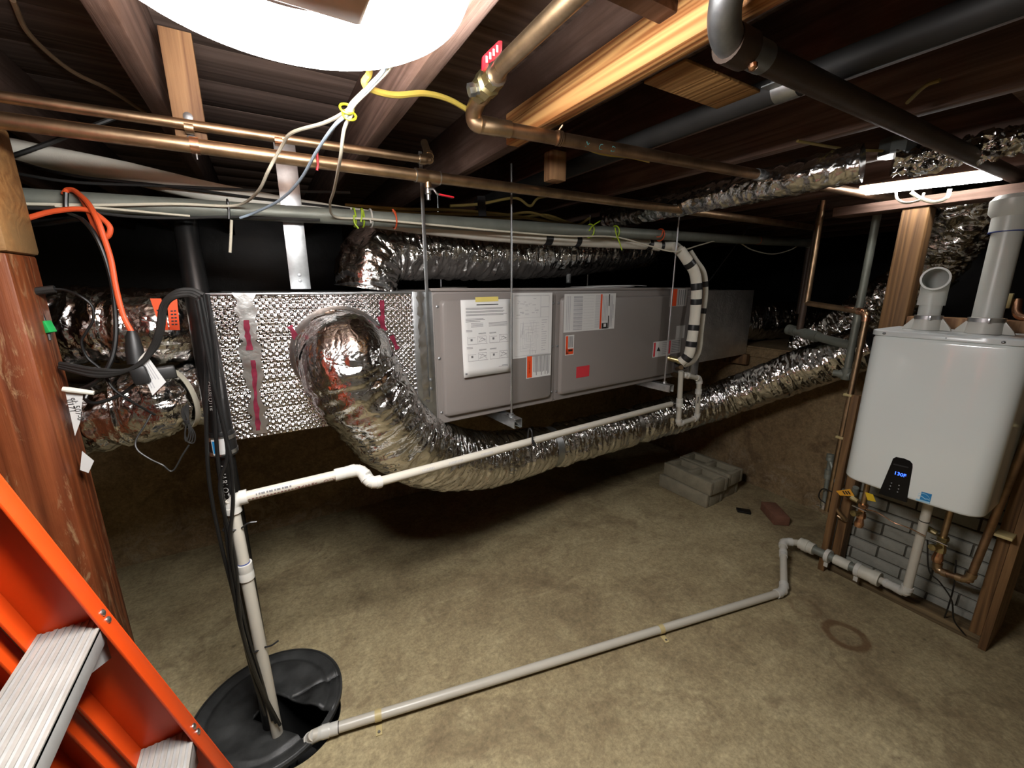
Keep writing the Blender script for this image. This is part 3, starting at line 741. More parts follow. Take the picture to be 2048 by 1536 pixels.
# ================================================================ FLEX DUCTS
def flex_duct(pts, r, label, mat='foil', group='insulated foil flex ducts', amp=1.0, seed=0.0, bands=(), nth=100, step=.0044, pitch=.055, seam=True, r0=None, name='flex_duct'):
    path = resample(catmull(pts, 24), step); m = len(path)
    T = [(path[min(i + 1, m - 1)] - path[max(i - 1, 0)]).normalized() for i in range(m)]
    d, a, u = frame_of(T[0]); vs_ = []; sd = V(seed * 7.1, seed * 3.3, seed)
    r_end = r; r_start = r0 or r
    for i in range(m):
        if i:
            q = T[i - 1].rotation_difference(T[i]); a = q @ a; u = q @ u
        s_ = i * step; fr_ = min(1, max(0, (i / m - .20) / .2)); r = r_start + (r_end - r_start) * fr_
        pinch = 0
        for bs in bands:
            dd = (s_ / (m * step) - bs) * m * step; pinch += .018 * math.exp(-(dd / .035) ** 2)
        for k in range(nth):
            t = 2 * math.pi * k / nth; dr = a * math.cos(t) + u * math.sin(t)
            # pleats run round the duct, broken up along its length
            ct, st_ = math.cos(t), math.sin(t)
            n1 = noise.noise(V(s_ * 34, ct * 1.5, st_ * 1.5) + sd)
            n2 = noise.noise(V(s_ * 85 + 3 * n1, ct * 2.6, st_ * 2.6) + sd)
            n3 = noise.noise(V(s_ * 9, ct * 1.8, st_ * 1.8) + sd)
            n4 = noise.noise(V(s_ * 22 + 9, ct * 7, st_ * 7) + sd)
            ridge = (1 - abs(n1) * 2.2) * .0056 + (1 - abs(n2) * 2) * .0031 + n3 * .008 + (1 - abs(n4) * 2) * .0022
            hel = .0015 * math.cos(2 * math.pi * s_ / pitch)
            rr = r - pinch + amp * (ridge - .004) + hel
            vs_.append(path[i] + dr * rr)
    fs = [(i * nth + k, i * nth + (k + 1) % nth, (i + 1) * nth + (k + 1) % nth, (i + 1) * nth + k) for i in range(m - 1) for k in range(nth)]
    fs += [tuple(range(nth))[::-1], tuple(range((m - 1) * nth, m * nth))]
    th = thing(name, label, 'duct', path[0], group)
    MB().add(vs_, fs).build('foil_jacket', mat, th, angle=60)
    return th, path, T
def duct_band(th, path, T, f, r, w, mat='foil_smooth', name='strap_band'):
    i = int(f * (len(path) - 1)); p, d = path[i], T[i]
    MB().lathe(p - d * w / 2, d, [(0, r * .97), (0, r), (w, r), (w, r * .97)], 40, False).build(name, mat, th)
d1 = [COLc + V(0, -.0, 0), COLc + V(.01, -.06, -.01), at(702, 742, y=1.42), at(746, 812, y=1.43), at(808, 880, y=1.50), at(900, 916, y=1.62), at(1000, 916, y=1.70), at(1145, 882, y=1.76), at(1300, 842, y=1.74), at(1440, 800, y=1.58), at(1570, 752, y=1.262), at(1680, 712, y=1.016), at(1750, 690, y=.878)]
th, pa_, T_ = flex_duct(d1, .121, 'large crinkled silver flex duct looping from the plenum down under the air handler', 'foil', bands=(.40, .58), seed=1, amp=1.0, r0=.145)
duct_band(th, pa_, T_, 0.40, .113, .045, 'galvanized', 'support_strap'); duct_band(th, pa_, T_, 0.58, .110, .03, 'foil_smooth', 'foil_tape')
# reddish reflective patch of tape on the bend
d2 = [at(735, 578, y=1.80), at(738, 540, y=1.80), at(765, 505, y=1.82), at(850, 502, y=1.86), at(960, 508, y=1.90), at(1090, 508, y=1.93), at(1180, 504, y=1.97), at(1235, 500, y=2.05), at(1290, 497, y=2.2)]
flex_duct(d2, .122, 'dark silver flex duct running above the air handler cabinet', 'foil', seed=2, amp=1.1)
d3 = [V(PX0 + .01, 1.80, at(400, 655, y=1.66).z), at(330, 652, y=1.66), at(220, 652, y=1.66), at(100, 655, y=1.68), at(-60, 650, y=1.75)]
flex_duct(d3, .112, 'upper silver flex duct leaving the left end of the bubble-wrap plenum', 'foil', seed=3)
d4 = [V(PX0 + .01, 1.75, at(420, 785, y=1.60).z), at(350, 800, y=1.60), at(250, 818, y=1.60), at(150, 838, y=1.62), at(20, 850, y=1.66)]
th, pa_, T_ = flex_duct(d4, .104, 'lower silver flex duct leaving the plenum, tied with a white strap', 'foil', seed=4, bands=(.33,))
duct_band(th, pa_, T_, .33, .098, .014, 'white_cable', 'tie_strap')
e_ = FP(FL + .64, 1.19, -.2)
flex_duct([e_ - FU * .02, at(1560, 640, y=1.86), at(1620, 646, y=1.80), at(1690, 642, y=1.70), at(1760, 636, y=1.6)], .150, 'crumpled silver flex duct continuing right from the return box', 'foil', seed=5, amp=1.7)
d5 = [at(1610, 690, x=3.35), at(1690, 650, x=3.2), at(1770, 600, x=3.1), at(1850, 545, x=3.0), at(1895, 480, x=2.9), at(1930, 415, x=2.8), at(1950, 360, x=2.75)]
flex_duct(d5, .125, 'crumpled foil flex duct rising behind the white intake elbow', 'foil', seed=6, amp=2.2)
d6 = [at(1215, 436, z=1.82), at(1330, 412, z=1.82), at(1480, 380, z=1.82), at(1620, 350, z=1.82), at(1725, 326, z=1.83)]
flex_duct(d6, .055, 'slim foil flex duct running along the ceiling joists', 'foil_dark', seed=7, amp=.7, nth=60)
d7 = [at(1785, 326, z=1.86), at(1880, 314, z=1.86), at(1960, 296, z=1.86), at(2060, 274, z=1.86), at(2250, 225, z=1.86)]
flex_duct(d7, .036, 'torn foil duct insulation on the ceiling above the tube light', 'foil', seed=8, amp=2.0, nth=60)

# ================================================================ LIGHTS
RC = V(.063, .605, 1.80)
rl = thing('ring_light', 'round glowing fluorescent ring lamp under the joists', 'lamp', RC)
m = MB(); n_ = 64; q_ = 14; vs_ = []
for i in range(n_):
    a = 2 * math.pi * i / n_
    for k in range(q_):
        t = 2 * math.pi * k / q_; rr = .155 + .054 * math.cos(t); vs_.append(RC + V(rr * math.cos(a), rr * math.sin(a), .026 * math.sin(t)))
m.add(vs_, [(i * q_ + k, ((i + 1) % n_) * q_ + k, ((i + 1) % n_) * q_ + (k + 1) % q_, i * q_ + (k + 1) % q_) for i in range(n_) for k in range(q_)])
m.build('ring_tube', 'ring_glow', rl)
MB().lathe(RC + V(0, 0, .028), (0, 0, 1), [(0, .02), (.002, .085), (.03, .09), (.07, .06), (.07, .01)], 32).build('canopy', 'fixture_tan', rl)
hq = at(625, 14, z=1.758)
MB().bb(hq.x - .055, hq.x + .055, hq.y - .09, hq.y + .010, 1.756, 1.773).build('lamp_holder', 'fixture_tan', rl, .006)
MB().tube(catmull([RC + V(-.02, .09, .01), RC + V(-.02, .12, -.01), RC + V(-.02, .135, .02)], 6), .004, 8).build('spring_clip', 'steel_rod', rl)
MB().cyl(RC + V(0, 0, .09), V(RC.x, RC.y, ZS), .012).build('stem', 'fixture_tan', rl)
TA, TB = V(2.30, .90, 1.856), V(2.30, .475, 1.836)
tl = thing('tube_light', 'short glowing fluorescent tube lamp above the water heater', 'lamp', (TA + TB) / 2)
MB().tube([TA, TA.lerp(TB, .01), TA.lerp(TB, .99), TB], [.012, .019, .019, .012], 16).build('tube', 'tube_glow', tl)
MB().beam(TA + V(.03, .01, .012), TB + V(.03, -.01, .012), .03, .03).build('housing', 'fixture_tan', tl, .003)
for p, s_ in ((TA, 1), (TB, -1)): MB().cyl(p + V(0, 0, 0), p + V(0, .012 * s_, 0), .012).build('end_cap', 'pvc_fitting', tl)
cable([at(1792, 384, x=2.31), at(1795, 398, x=2.30), at(1812, 406, x=2.29), at(1840, 400, x=2.29), at(1848, 386, x=2.30)], .0045, 'white_cable', 'cord', parent=tl)
cable([at(1822, 384, x=2.31), at(1840, 396, x=2.32), at(1868, 404, x=2.32), at(1893, 396, x=2.32), at(1900, 378, x=2.32)], .007, 'white_cable', 'cord', parent=tl)

# ================================================================ WATER HEATER AND ITS FRAME
HX, HB, HY0, HY1, HZ0, HZ1 = 2.085, 2.375, .272, .692, .640, 1.282
wh = thing('water_heater', 'white wall-hung tankless water heater with a black control panel', 'water heater', ((HX + HB) / 2, (HY0 + HY1) / 2, HZ0))
def outline_pts(inset, rad, bulge=0):
    pts = []; y0, y1, x0 = HY0 + inset, HY1 - inset, HX + inset * .6
    pts.append((HB, y0)); 
    for k in range(9):
        a = math.radians(k * 90 / 8); pts.append((x0 + rad - rad * math.sin(a), y0 + rad - rad * math.cos(a)))
    for k in range(1, 8): pts.append((x0 - bulge * math.sin(math.pi * k / 8), y0 + rad + (y1 - y0 - 2 * rad) * k / 8))
    for k in range(9):
        a = math.radians(k * 90 / 8); pts.append((x0 + rad - rad * math.cos(a), y1 - rad + rad * math.sin(a)))
    pts.append((HB, y1)); return pts
lv = [(HZ0, .012), (HZ0 + .004, .004), (HZ0 + .012, 0), (HZ1 - .034, 0), (HZ1 - .024, .004), (HZ1 - .022, .008)]
vs_ = []; L0 = None
for z, ins in lv:
    p = outline_pts(ins, .055, .008); L0 = len(p); vs_ += [V(a, c, z) for a, c in p]
fs = [(i * L0 + k, i * L0 + (k + 1) % L0, (i + 1) * L0 + (k + 1) % L0, (i + 1) * L0 + k) for i in range(len(lv) - 1) for k in range(L0)] + [tuple(range(L0)), tuple(range((len(lv) - 1) * L0, len(lv) * L0))]
MB().add(vs_, fs).build('cover', 'heater_white', wh, angle=40)
vs_ = []
for z, ins in ((HZ1 - .022, .006), (HZ1 - .02, .0), (HZ1 - .003, .0), (HZ1, .004)):
    vs_ += [V(a, c, z) for a, c in outline_pts(ins - .003, .05, .006)]
fs = [(i * L0 + k, i * L0 + (k + 1) % L0, (i + 1) * L0 + (k + 1) % L0, (i + 1) * L0 + k) for i in range(3) for k in range(L0)] + [tuple(range(L0)), tuple(range(3 * L0, 4 * L0))]
rim = MB().add(vs_, fs).build('top_rim', 'heater_rim', wh, angle=40)
for yy in (.645, .47, .335):
    MB().lathe((HX + .002, yy, HZ1 - .011), (-1, 0, 0), [(0, .005), (.008, .005), (.010, .002)], 10).build('screw', 'dull_steel', rim)
def hp(px, py, off=.002): 
    p = at(px, py, x=HX - .006 - off); return p
def hquad(pts, mat, name, parent, ext=.003):
    ps = [Vector(p) for p in pts]; return MB().prism(ps, (ext + .004, 0, 0)).build(name, mat, parent, 0, False)
cp = hquad([hp(1757, 987, .003), hp(1783, 925, .003), hp(1786, 917, .003), hp(1792, 914, .003), hp(1808, 917, .003), hp(1820, 922, .003), hp(1825, 928, .003), hp(1825, 936, .003), hp(1813, 1005, .003)], 'gloss_black', 'control_panel', wh)
c = hp(1800, 949, .0042)
text_mesh('130F', .019, lambda x, y: V(c.x, c.y - x, c.z + y), 'display', 'display_blue', cp)
for i, (px, py) in enumerate(((1783, 966), (1781, 972), (1779, 978), (1798, 971), (1797, 978), (1795, 984))):
    MB().lathe(hp(px, py, .003), (-1, 0, 0), [(0, .0022), (.001, .0018), (.001, .0002)], 8).build('button', 'print_light', cp)
a, b_ = hp(1787, 927, .0034), hp(1817, 934, .0034)
MB().prism([a, b_, b_ + V(0, 0, -.005), a + V(0, 0, -.005)], (-.0006, 0, 0)).build('logo_bar', 'print_black', cp, 0, False)
sk = hquad([hp(1831, 1000, .001), hp(1836, 981, .001), hp(1864, 989, .001), hp(1859, 1008, .001)], 'sticker_blue', 'energy_sticker', wh, .001)
p0, pu, pv = hp(1831, 1000, .0014), hp(1859, 1008, .0014) - hp(1831, 1000, .0014), hp(1836, 981, .0014) - hp(1831, 1000, .0014)
m = MB(); 
def sw(pts, w):
    for (u0, v0), (u1, v1) in zip(pts, pts[1:]): m.add([p0 + pu * u0 + pv * v0, p0 + pu * u1 + pv * v1, p0 + pu * u1 + pv * (v1 + w), p0 + pu * u0 + pv * (v0 + w)], [(0, 1, 2, 3)])
sw([(.06, .62), (.2, .78), (.4, .84), (.6, .80), (.8, .66), (.95, .42)], .05)
sw([(.08, .42), (.25, .52), (.45, .44), (.62, .32), (.8, .38), (.95, .3)], .08)
m.build('swoosh', 'sticker_light', sk, 0, False)
m = MB().add([p0, p0 + pu, p0 + pu + pv * .18, p0 + pv * .18], [(0, 1, 2, 3)]).build('band', 'sticker_light', sk, 0, False)
# grey drip streak down the cover (dirt)
m = MB(); pts = [hp(1845, 690, -.0012), hp(1838, 735, -.001), hp(1828, 790, -.001), hp(1812, 840, -.001), hp(1798, 880, -.001), hp(1793, 905, -.001)]
pts = resample(catmull(pts, 8), .01)
m.add([p + V(0, s_ * (.0016 + .001 * math.sin(i * 2.1)), 0) for i, p in enumerate(pts) for s_ in (-1, 1)], [(2 * i, 2 * i + 1, 2 * i + 3, 2 * i + 2) for i in range(len(pts) - 1)])
m.build('scratch', 'heater_rim', wh, 0, False)

def clamp_base(th, p, r):
    MB().lathe(p, (0, 0, 1), [(0, r * 1.22), (.055, r * 1.16), (.058, r)], 24).build('socket', 'pvc_fitting', th)
    for s_ in (-1, 1):
        MB().prism([p + V(-.004, s_ * r * 1.1, 0), p + V(-.004, s_ * (r * 1.1 + .035), 0), p + V(-.004, s_ * (r * 1.1 + .03), .012), p + V(-.004, s_ * r * 1.1, .052)], (.012, 0, 0)).build('gusset', 'pvc_fitting', th, .001)
    MB().lathe(p + V(0, 0, .042), (0, 0, 1), [(0, r * 1.2), (0, r * 1.26), (.014, r * 1.26), (.014, r * 1.2)], 24).build('hose_clamp', 'steel_rod', th)
    MB().bb(p.x - r * 1.26 - .01, p.x - r * 1.2, p.y - .02, p.y - .012, p.z + .041, p.z + .057).build('clamp_screw', 'steel_rod', th, .001)
ip = V(2.25, .572, HZ1 + .001)
it = thing('intake_elbow', 'short pale grey vent elbow opening forward on the water heater', 'vent pipe', ip)
MB().cyl(ip, ip + V(.004, .003, .13), .0335, n=28).build('pipe_section', 'pvc_grey', it); clamp_base(it, ip, .0335)
mm = ip + V(.004, .003, .165)
arc = [ip + V(.004, .003, .095), ip + V(.004, .003, .13), ip + V(0, .002, .158), ip + V(-.02, -.003, .184), ip + V(-.048, -.008, .194), ip + V(-.07, -.012, .196)]
pth = catmull(arc, 6); MB().tube(pth, [.0405] * 6 + [.040] * (len(pth) - 6), 28, False).build('elbow', 'pvc_grey', it)
dd = (pth[-1] - pth[-3]).normalized()
MB().lathe(pth[-1] - dd * .02, dd, [(0, .0415), (.022, .0425), (.022, .036), (-.03, .034)], 28, False).build('mouth', 'pvc_grey', it)
vp = V(2.25, .417, HZ1 + .001)
vt = thing('exhaust_vent', 'tall pale grey vent pipe rising from the water heater', 'vent pipe', vp)
vtop = V(2.265, .425, 1.655); vd = (vtop - vp).normalized()
MB().cyl(vp, vtop, .0385, n=28).build('pipe_section', 'pvc_grey', vt); clamp_base(vt, vp, .0385)
MB().lathe(vtop - vd * .02, vd, [(0, .039), (0, .0465), (.05, .0465), (.065, .058), (.105, .06), (.12, .05), (.12, .001)], 28).build('fitting', 'pvc_grey', vt)
MB().lathe(vtop - vd * .022, vd, [(0, .039), (0, .0475), (.003, .0475), (.003, .039)], 28).build('primer_ring', 'primer_blue', vt)

fr = thing('timber_stand', 'tan two-by-four frame carrying the water heater, standing on the slab', 'wood frame', (2.43, .5, 0))
box_part('bottom_plate', 'wood_plate', fr, 2.385, 2.475, .225, .80, 0.0, .04, .003)
box_part('side_board', 'wood_tan_z', fr, 2.36, 2.60, .200, .224, 0.0, 1.30, .003)
box_part('side_stud', 'wood_tan_z', fr, 2.385, 2.475, .226, .262, .041, 1.30, .003)
box_part('left_stud', 'wood_tan_z', fr, 2.40, 2.475, .735, .775, .041, .68, .003)
box_part('left_stud', 'wood_tan_z', fr, 2.345, 2.383, .77, .80, .0, .95, .003)
box_part('cross_rail', 'wood_block', fr, 2.385, 2.475, .263, .675, 1.225, 1.325, .003)
box_part('rear_post', 'wood_tan_z', fr, 2.385, 2.472, .680, .766, .70, 1.772, .003)
box_part('top_plate', 'wood_joist', fr, 2.375, 2.49, -.6, 1.02, 1.773, 1.812, .003)
box_part('mounting_board', 'wood_block', fr, 2.377, 2.384, .29, .66, .70, 1.2, .001)
# concrete bricks behind the frame
bw = thing('brick_pier', 'stacked grey concrete bricks behind the frame under the water heater', 'brick wall', (2.55, .45, 0))
BL, BH, BD = .192, .054, .09
bm1 = MB().bb(0, BD, 0, BL, 0, BH).build('brick', 'brick_grey', bw, .003); bmesh_data = bm1.data
first = True
for row in range(13):
    yy = .228; k = 0
    while yy < .80:
        ln = .095 if (row % 2 and k == 0) else BL
        ln = min(ln, .825 - yy)
        if first: o = bm1; first = False
        else: o = link('brick', bmesh_data, bw)
        o.location = (2.495 + random.uniform(-.003, .003), yy, .002 + row * (BH + .0085)); o.scale = (1, ln / BL, 1)
        o.matrix_parent_inverse = WM[bw.name].inverted(); yy += ln + .007; k += 1
box_part('mortar', 'mortar', bw, 2.508, 2.58, .24, .74, 0, .80, 0)

# ---------------------------------------------------------------- copper, gas and valves round the heater
cw = thing('copper_water_line', 'copper pipe dropping from the joists and turning down beside the water heater', 'pipe', at(1612, 605, x=2.62))
cA, cB, cC, cD = at(1637, 462, x=2.53), at(1611, 606, x=2.53), at(1738, 628, x=2.50), at(1688, 985, x=2.40)
cB = V(cA.x, cA.y, cB.z); cC2 = V(2.52, cC.y, cC.z + .0)
pipe_run(cw, [V(cA.x, cA.y, 1.88), cA, cB], .0135, 'copper', fit=1.15, skip=(1,))
pipe_run(cw, [cB, V(2.46, at(1735, 625, x=2.46).y, at(1735, 625, x=2.46).z), V(2.43, .835, .62), V(2.42, .83, .30)], .0140, 'copper', 'copper_bright', fit=1.2, skip=(2,))
MB().lathe(V(2.485, at(1690, 617, x=2.485).y, at(1690, 617, x=2.485).z), (-.25, -1, -.1), [(0, .014), (.04, .014), (.045, .011)], 14).build('coupling', 'copper_bright', cw)
for z in (.92, .70):
    f = (1.32 - z) / (1.32 - .62); p = V(2.46, .852, 1.32).lerp(V(2.43, .835, .62), f)
    MB().bb(p.x - .016, p.x + .016, p.y - .016, p.y + .02, z, z + .012).build('pipe_clip', 'beige_clip', cw, .002)
gp = thing('galvanized_riser', 'grey vertical steel pipe with a capped tee left of the water heater', 'pipe', V(2.52, .90, 1.01))
g0, g1 = V(2.52, .897, 1.90), V(2.52, .897, 1.015)
MB().cyl(g0, g1, .0165).build('pipe_section', 'conduit', gp)
MB().lathe(g1 + V(0, 0, .03), (0, 0, -1), [(0, .017), (0, .023), (.05, .023), (.06, .019), (.06, .001)], 18).build('tee', 'conduit', gp)
MB().lathe(g1 + V(0, -.02, -.005), (0, 1, 0), [(0, .022), (.05, .022), (.05, .017), (.075, .017), (.075, .014), (.08, .001)], 18).build('capped_stub', 'conduit', gp)
ib = thing('iron_branch', 'dark iron pipe with a tee crossing behind the grey steel riser', 'pipe', at(1590, 662, x=2.9))
ia, ic = at(1582, 660, x=2.66), at(1705, 692, x=2.55)
MB().cyl(ia, ic, .022).build('pipe_section', 'conduit', ib)
coupling(ib, ia.lerp(ic, .35), ic - ia, .09, .029, 'conduit', 'tee'); coupling(ib, ia.lerp(ic, .02), ic - ia, .05, .030, 'conduit', 'elbow')
q = ia.lerp(ic, .15); MB().cyl(q, V(q.x + .02, q.y, 1.88), .017).build('riser', 'iron_pipe', ib)

gs = thing('gas_connector', 'grey flexible gas hose with a valve hanging left of the water heater', 'gas line', at(1655, 1000, x=2.42))
MB().tube(catmull([at(1660, 920, x=2.46), at(1668, 945, x=2.44), at(1676, 970, x=2.41), at(1690, 985, x=2.36), at(1706, 990, x=2.32), at(1712, 975, x=2.30)], 6), .0125, 12).build('hose', 'conduit', gs)
ga, gb = at(1661, 915, x=2.46), at(1648, 1010, x=2.44)
MB().cyl(ga, gb, .011).build('pipe_section', 'conduit', gs); coupling(gs, ga.lerp(gb, .35), gb - ga, .05, .017, 'conduit', 'union'); coupling(gs, ga, gb - ga, .035, .018, 'conduit', 'elbow')
coupling(gs, gb, gb - ga, .04, .017, 'steel_rod', 'valve_body')
MB().beam(gb + V(-.01, .03, -.01), gb + V(-.01, -.04, .0), .012, .004).build('valve_handle', 'steel_rod', gs, .001)
cable([at(1655, 1010, x=2.42), at(1638, 995, x=2.41), at(1645, 978, x=2.40), at(1668, 985, x=2.39)], .003, 'black_cable', 'sense_wire', parent=gs)
def valve_set(name, label, base, hot):
    th = thing(name, label, 'valve', base)
    b_ = Vector(base)
    MB().cyl(b_ + V(0, 0, -.02), V(b_.x, b_.y, HZ0 + .02), .011).build('riser', 'copper', th)
    MB().lathe(b_ + V(0, 0, -.012), (0, 0, 1), [(0, .013), (0, .019), (.02, .019), (.026, .015), (.05, .015), (.056, .019), (.07, .019), (.07, .012)], 8).build('valve_body', 'copper_bright' if hot else 'brass', th)
    MB().lathe(b_ + V(-.01, 0, .015), (-1, .4, 0), [(0, .010), (.03, .010), (.03, .014), (.042, .014), (.044, .003)], 10).build('purge_port', 'brass', th)
    MB().lathe(b_ + V(0, .0, -.06), (0, 0, 1), [(0, .016), (.015, .019), (.03, .016), (.05, .012)], 12).build('drain_cap', 'copper_bright', th)
    MB().beam(b_ + V(-.03, -.025, .04), b_ + V(-.03, .03, .045), .012, .004).build('lever', 'steel_rod', th, .001)
    MB().lathe(b_ + V(.0, .02, .06), (.2, 1, .2), [(0, .011), (.03, .013), (.04, .006)], 10).build('union_nut', 'brass', th)
    return th
valve_set('isolation_valve', 'brass and copper isolation valve under the left corner of the water heater', at(1722, 1030, x=2.27), True)
valve_set('isolation_valve', 'brass isolation valve under the water heater right of the white drain pipe', at(1880, 1098, x=2.30), False)
cb = thing('copper_branch', 'copper pipe turning up along the right side board of the frame', 'pipe', at(1940, 1160, x=2.30))
c1, c2, c3 = at(1872, 1140, x=2.32), at(1938, 1162, x=2.30), at(2030, 870, x=2.33)
pipe_run(cb, [at(1880, 1098, x=2.30) + V(.02, 0, 0), c1, c2, V(2.33, .236, 1.30)], .0125, 'copper_dull', 'copper', fit=1.2)
for z in (.52, .95): MB().bb(2.30, 2.36, .215, .262, z, z + .012).build('pipe_clip', 'beige_clip', cb, .002)
c4 = at(1700, 1000, x=2.36)
cl = thing('copper_stub', 'curved copper tail hanging behind the yellow tags', 'pipe', c4)
MB().tube(catmull([at(1672, 985, x=2.36), at(1668, 1005, x=2.36), at(1676, 1022, x=2.36), at(1690, 1040, x=2.38), V(2.385, .80, .32)], 6), .011, 12).build('pipe_section', 'copper', cl)
cable([at(1733, 1019, x=2.22), at(1752, 1024, x=2.2), at(1770, 1034, x=2.19), at(1790, 1046, x=2.18), at(1818, 1056, x=2.19), at(1850, 1072, x=2.21)], .0022, 'copper_bright', 'ground_wire', 'thin bare copper wire sagging under the water heater', 'wire')
cable([at(1855, 1080, x=2.27), at(1858, 1140, x=2.27), at(1880, 1165, x=2.28), at(1903, 1200, x=2.3), at(1908, 1240, x=2.33), at(1928, 1268, x=2.36)], .0028, 'black_cable', 'thin_cable', 'thin dark cord dropping to the floor along the brick pier', 'cord')
cable([at(1912, 1120, x=2.34), at(1908, 1170, x=2.34), at(1896, 1215, x=2.36), at(1888, 1238, x=2.40)], .0028, 'black_cable', 'sensor_cable', 'thin dark cord hanging beside the right frame stud', 'cord')
def paper_tag(pts, mat, name, label, cat='tag', bend=None):
    o = MB().prism([Vector(p) for p in pts], V(.0008, .0002, 0)).build(name, mat, None, 0, False); return tag(o, label, cat)
ot = paper_tag([at(1672, 982, x=2.26), at(1700, 978, x=2.26), at(1709, 992, x=2.26), at(1680, 991, x=2.26)], 'orange_tag', 'warning_tag', 'orange printed tag hanging from the gas hose')
m = MB(); 
for k in range(3): m.add([at(1684 + 5 * k, 982, x=2.2585), at(1687 + 5 * k, 982, x=2.2585), at(1692 + 5 * k, 989, x=2.2585), at(1689 + 5 * k, 989, x=2.2585)], [(0, 1, 2, 3)])
m.build('print', 'print_black', ot, 0, False)['kind'] = 'stuff'
paper_tag([at(1730, 984, x=2.22), at(1746, 989, x=2.22), at(1752, 1004, x=2.22), at(1735, 1000, x=2.22)], 'yellow_tag', 'yellow_tag', 'plain yellow tag hanging under the heater beside the control panel')

# condensate neutralizer and drain of the heater
nz = thing('condensate_neutralizer', 'row of white plastic neutralizer cylinders clipped to the frame bottom plate', 'drain', at(1680, 1120, x=2.32))
nA, nB = at(1600, 1086, x=2.33), at(1760, 1160, x=2.315); nd = (nB - nA).normalized()
def nseg(f0, f1, r, mat, name): MB().lathe(nA.lerp(nB, f0), nd, [(0, r * .8), (0, r), ((nB - nA).length * (f1 - f0), r), ((nB - nA).length * (f1 - f0), r * .8)], 24).build(name, mat, nz)
nseg(0, .20, .030, 'pvc_dirty', 'end_fitting'); nseg(.05, .12, .033, 'pvc_dirty', 'hex_cap'); nseg(.19, .52, .021, 'pvc_grey' if False else 'conduit', 'media_tube'); nseg(.47, .66, .025, 'pvc_dirty', 'end_fitting'); nseg(.64, .78, .021, 'conduit', 'media_tube'); nseg(.78, 1.0, .031, 'pvc_dirty', 'end_fitting'); nseg(.92, 1.0, .034, 'pvc_dirty', 'hex_cap')
for f in (.36, .73):
    p = nA.lerp(nB, f); MB().lathe(p, nd, [(0, .022), (0, .034), (.018, .034), (.018, .022)], 20).build('pipe_clip', 'pvc_fitting', nz)
    MB().box(p + nd * .009 + V(-.01, 0, -.035), (.008, .018, .045)).build('clip_foot', 'pvc_fitting', nz, .002)
hd = thing('heater_drain_pipe', 'white plastic drain pipe dropping from the heater into the neutralizer', 'pipe', at(1812, 1188, x=2.30))
hA = V(2.25, at(1850, 1035, x=2.25).y, HZ0); hB = at(1812, 1186, x=2.27); 
pipe_run(hd, [hA, hB, at(1785, 1172, x=2.30), nB + nd * .0], .016, 'pvc_white', 'pvc_fitting', fit=1.2)
ring_band(hA.lerp(hB, .28), hB - hA, .0166, .004, 'black_tape', 'tape_ring', hd)

# floor drain line
fd = thing('floor_drain_line', 'long white plastic pipe lying across the slab to the sump lid', 'pipe', at(1100, 1310, z=.02))
fE = at(1568, 1183, z=.022); fA = at(627, 1470, z=.03)
fT = at(1566, 1082, z=.10)
pipe_run(fd, [fA + V(-.035, .035, -.07), fA, fE, fT, nA], .0165, 'pvc_white', 'pvc_fitting', fit=1.18)
dn = (fE - fA).normalized()
coupling(fd, fA + dn * .05, dn, .05, .0195, 'pvc_fitting'); ring_band(fA + dn * .076, dn, .0172, .003, 'print_black', 'primer_ring', fd)
q = fE.lerp(fT, .72); coupling(fd, q, fT - fE, .04, .0195, 'pvc_fitting')
for px, py in ((757, 1438), (1313, 1250)):
    p = at(px, py, z=.02); f = (p - fA).dot(dn); p = fA + dn * f
    MB().lathe(p - dn * .011, dn, [(0, .016), (0, .0185), (.022, .0185), (.022, .016)], 20).build('pipe_clip', 'beige_clip', fd)
    MB().box(V(p.x, p.y, .0) + V(-dn.y, dn.x, 0) * -.03 + V(0, 0, .002), (.02, .035, .004), Matrix.Rotation(math.atan2(dn.y, dn.x), 3, 'Z')).build('clip_foot', 'beige_clip', fd, .001)
    MB().lathe(V(p.x, p.y, .004) + V(-dn.y, dn.x, 0) * -.037, (0, 0, 1), [(0, .005), (.003, .004), (.003, .001)], 10).build('screw', 'dull_steel', fd)

# ================================================================ SUMP: lid, discharge pipe, standpipe
LC = V(-.155, 1.415, 0); LR = .232
def rot2(a): return V(math.cos(a), math.sin(a), 0)
sl = thing('sump_cover', 'round black plastic sump lid with an open notch on the slab', 'lid', LC)
notch_dir = math.atan2(PIT[1] - .04 - LC.y, PIT[0] + .05 - LC.x)
def lid_half(a0, a1, name):
    m = MB(); nr, na = 26, 40; vs_ = []
    prof = lambda r: .016 + (.004 if r > .93 else 0) - (.008 if .80 < r < .88 else 0) + .004 * math.cos(r * 9)
    for i in range(nr + 1):
        r = .02 + (1 - .02) * i / nr
        for k in range(na + 1):
            a = a0 + (a1 - a0) * k / na; p = LC + rot2(a) * (r * LR)
            dm = 0
            for (mx, my) in ((.13, .06), (-.10, .10), (-.12, -.06), (-.02, -.15), (-.02, .16), (.1, -.02)):
                dd_ = math.hypot(p.x - LC.x - mx, p.y - LC.y - my); dm -= .007 * max(0, 1 - (dd_ / .042) ** 4)
            vs_.append(p + V(0, 0, prof(r) + dm))
    m.add(vs_, [(i * (na + 1) + k, (i + 1) * (na + 1) + k, (i + 1) * (na + 1) + k + 1, i * (na + 1) + k + 1) for i in range(nr) for k in range(na)])
    o = m.build(name, 'lid_plastic', sl, angle=60)
    s_ = o.modifiers.new('solidify', 'SOLIDIFY'); s_.thickness = .012; s_.offset = -1
    return o
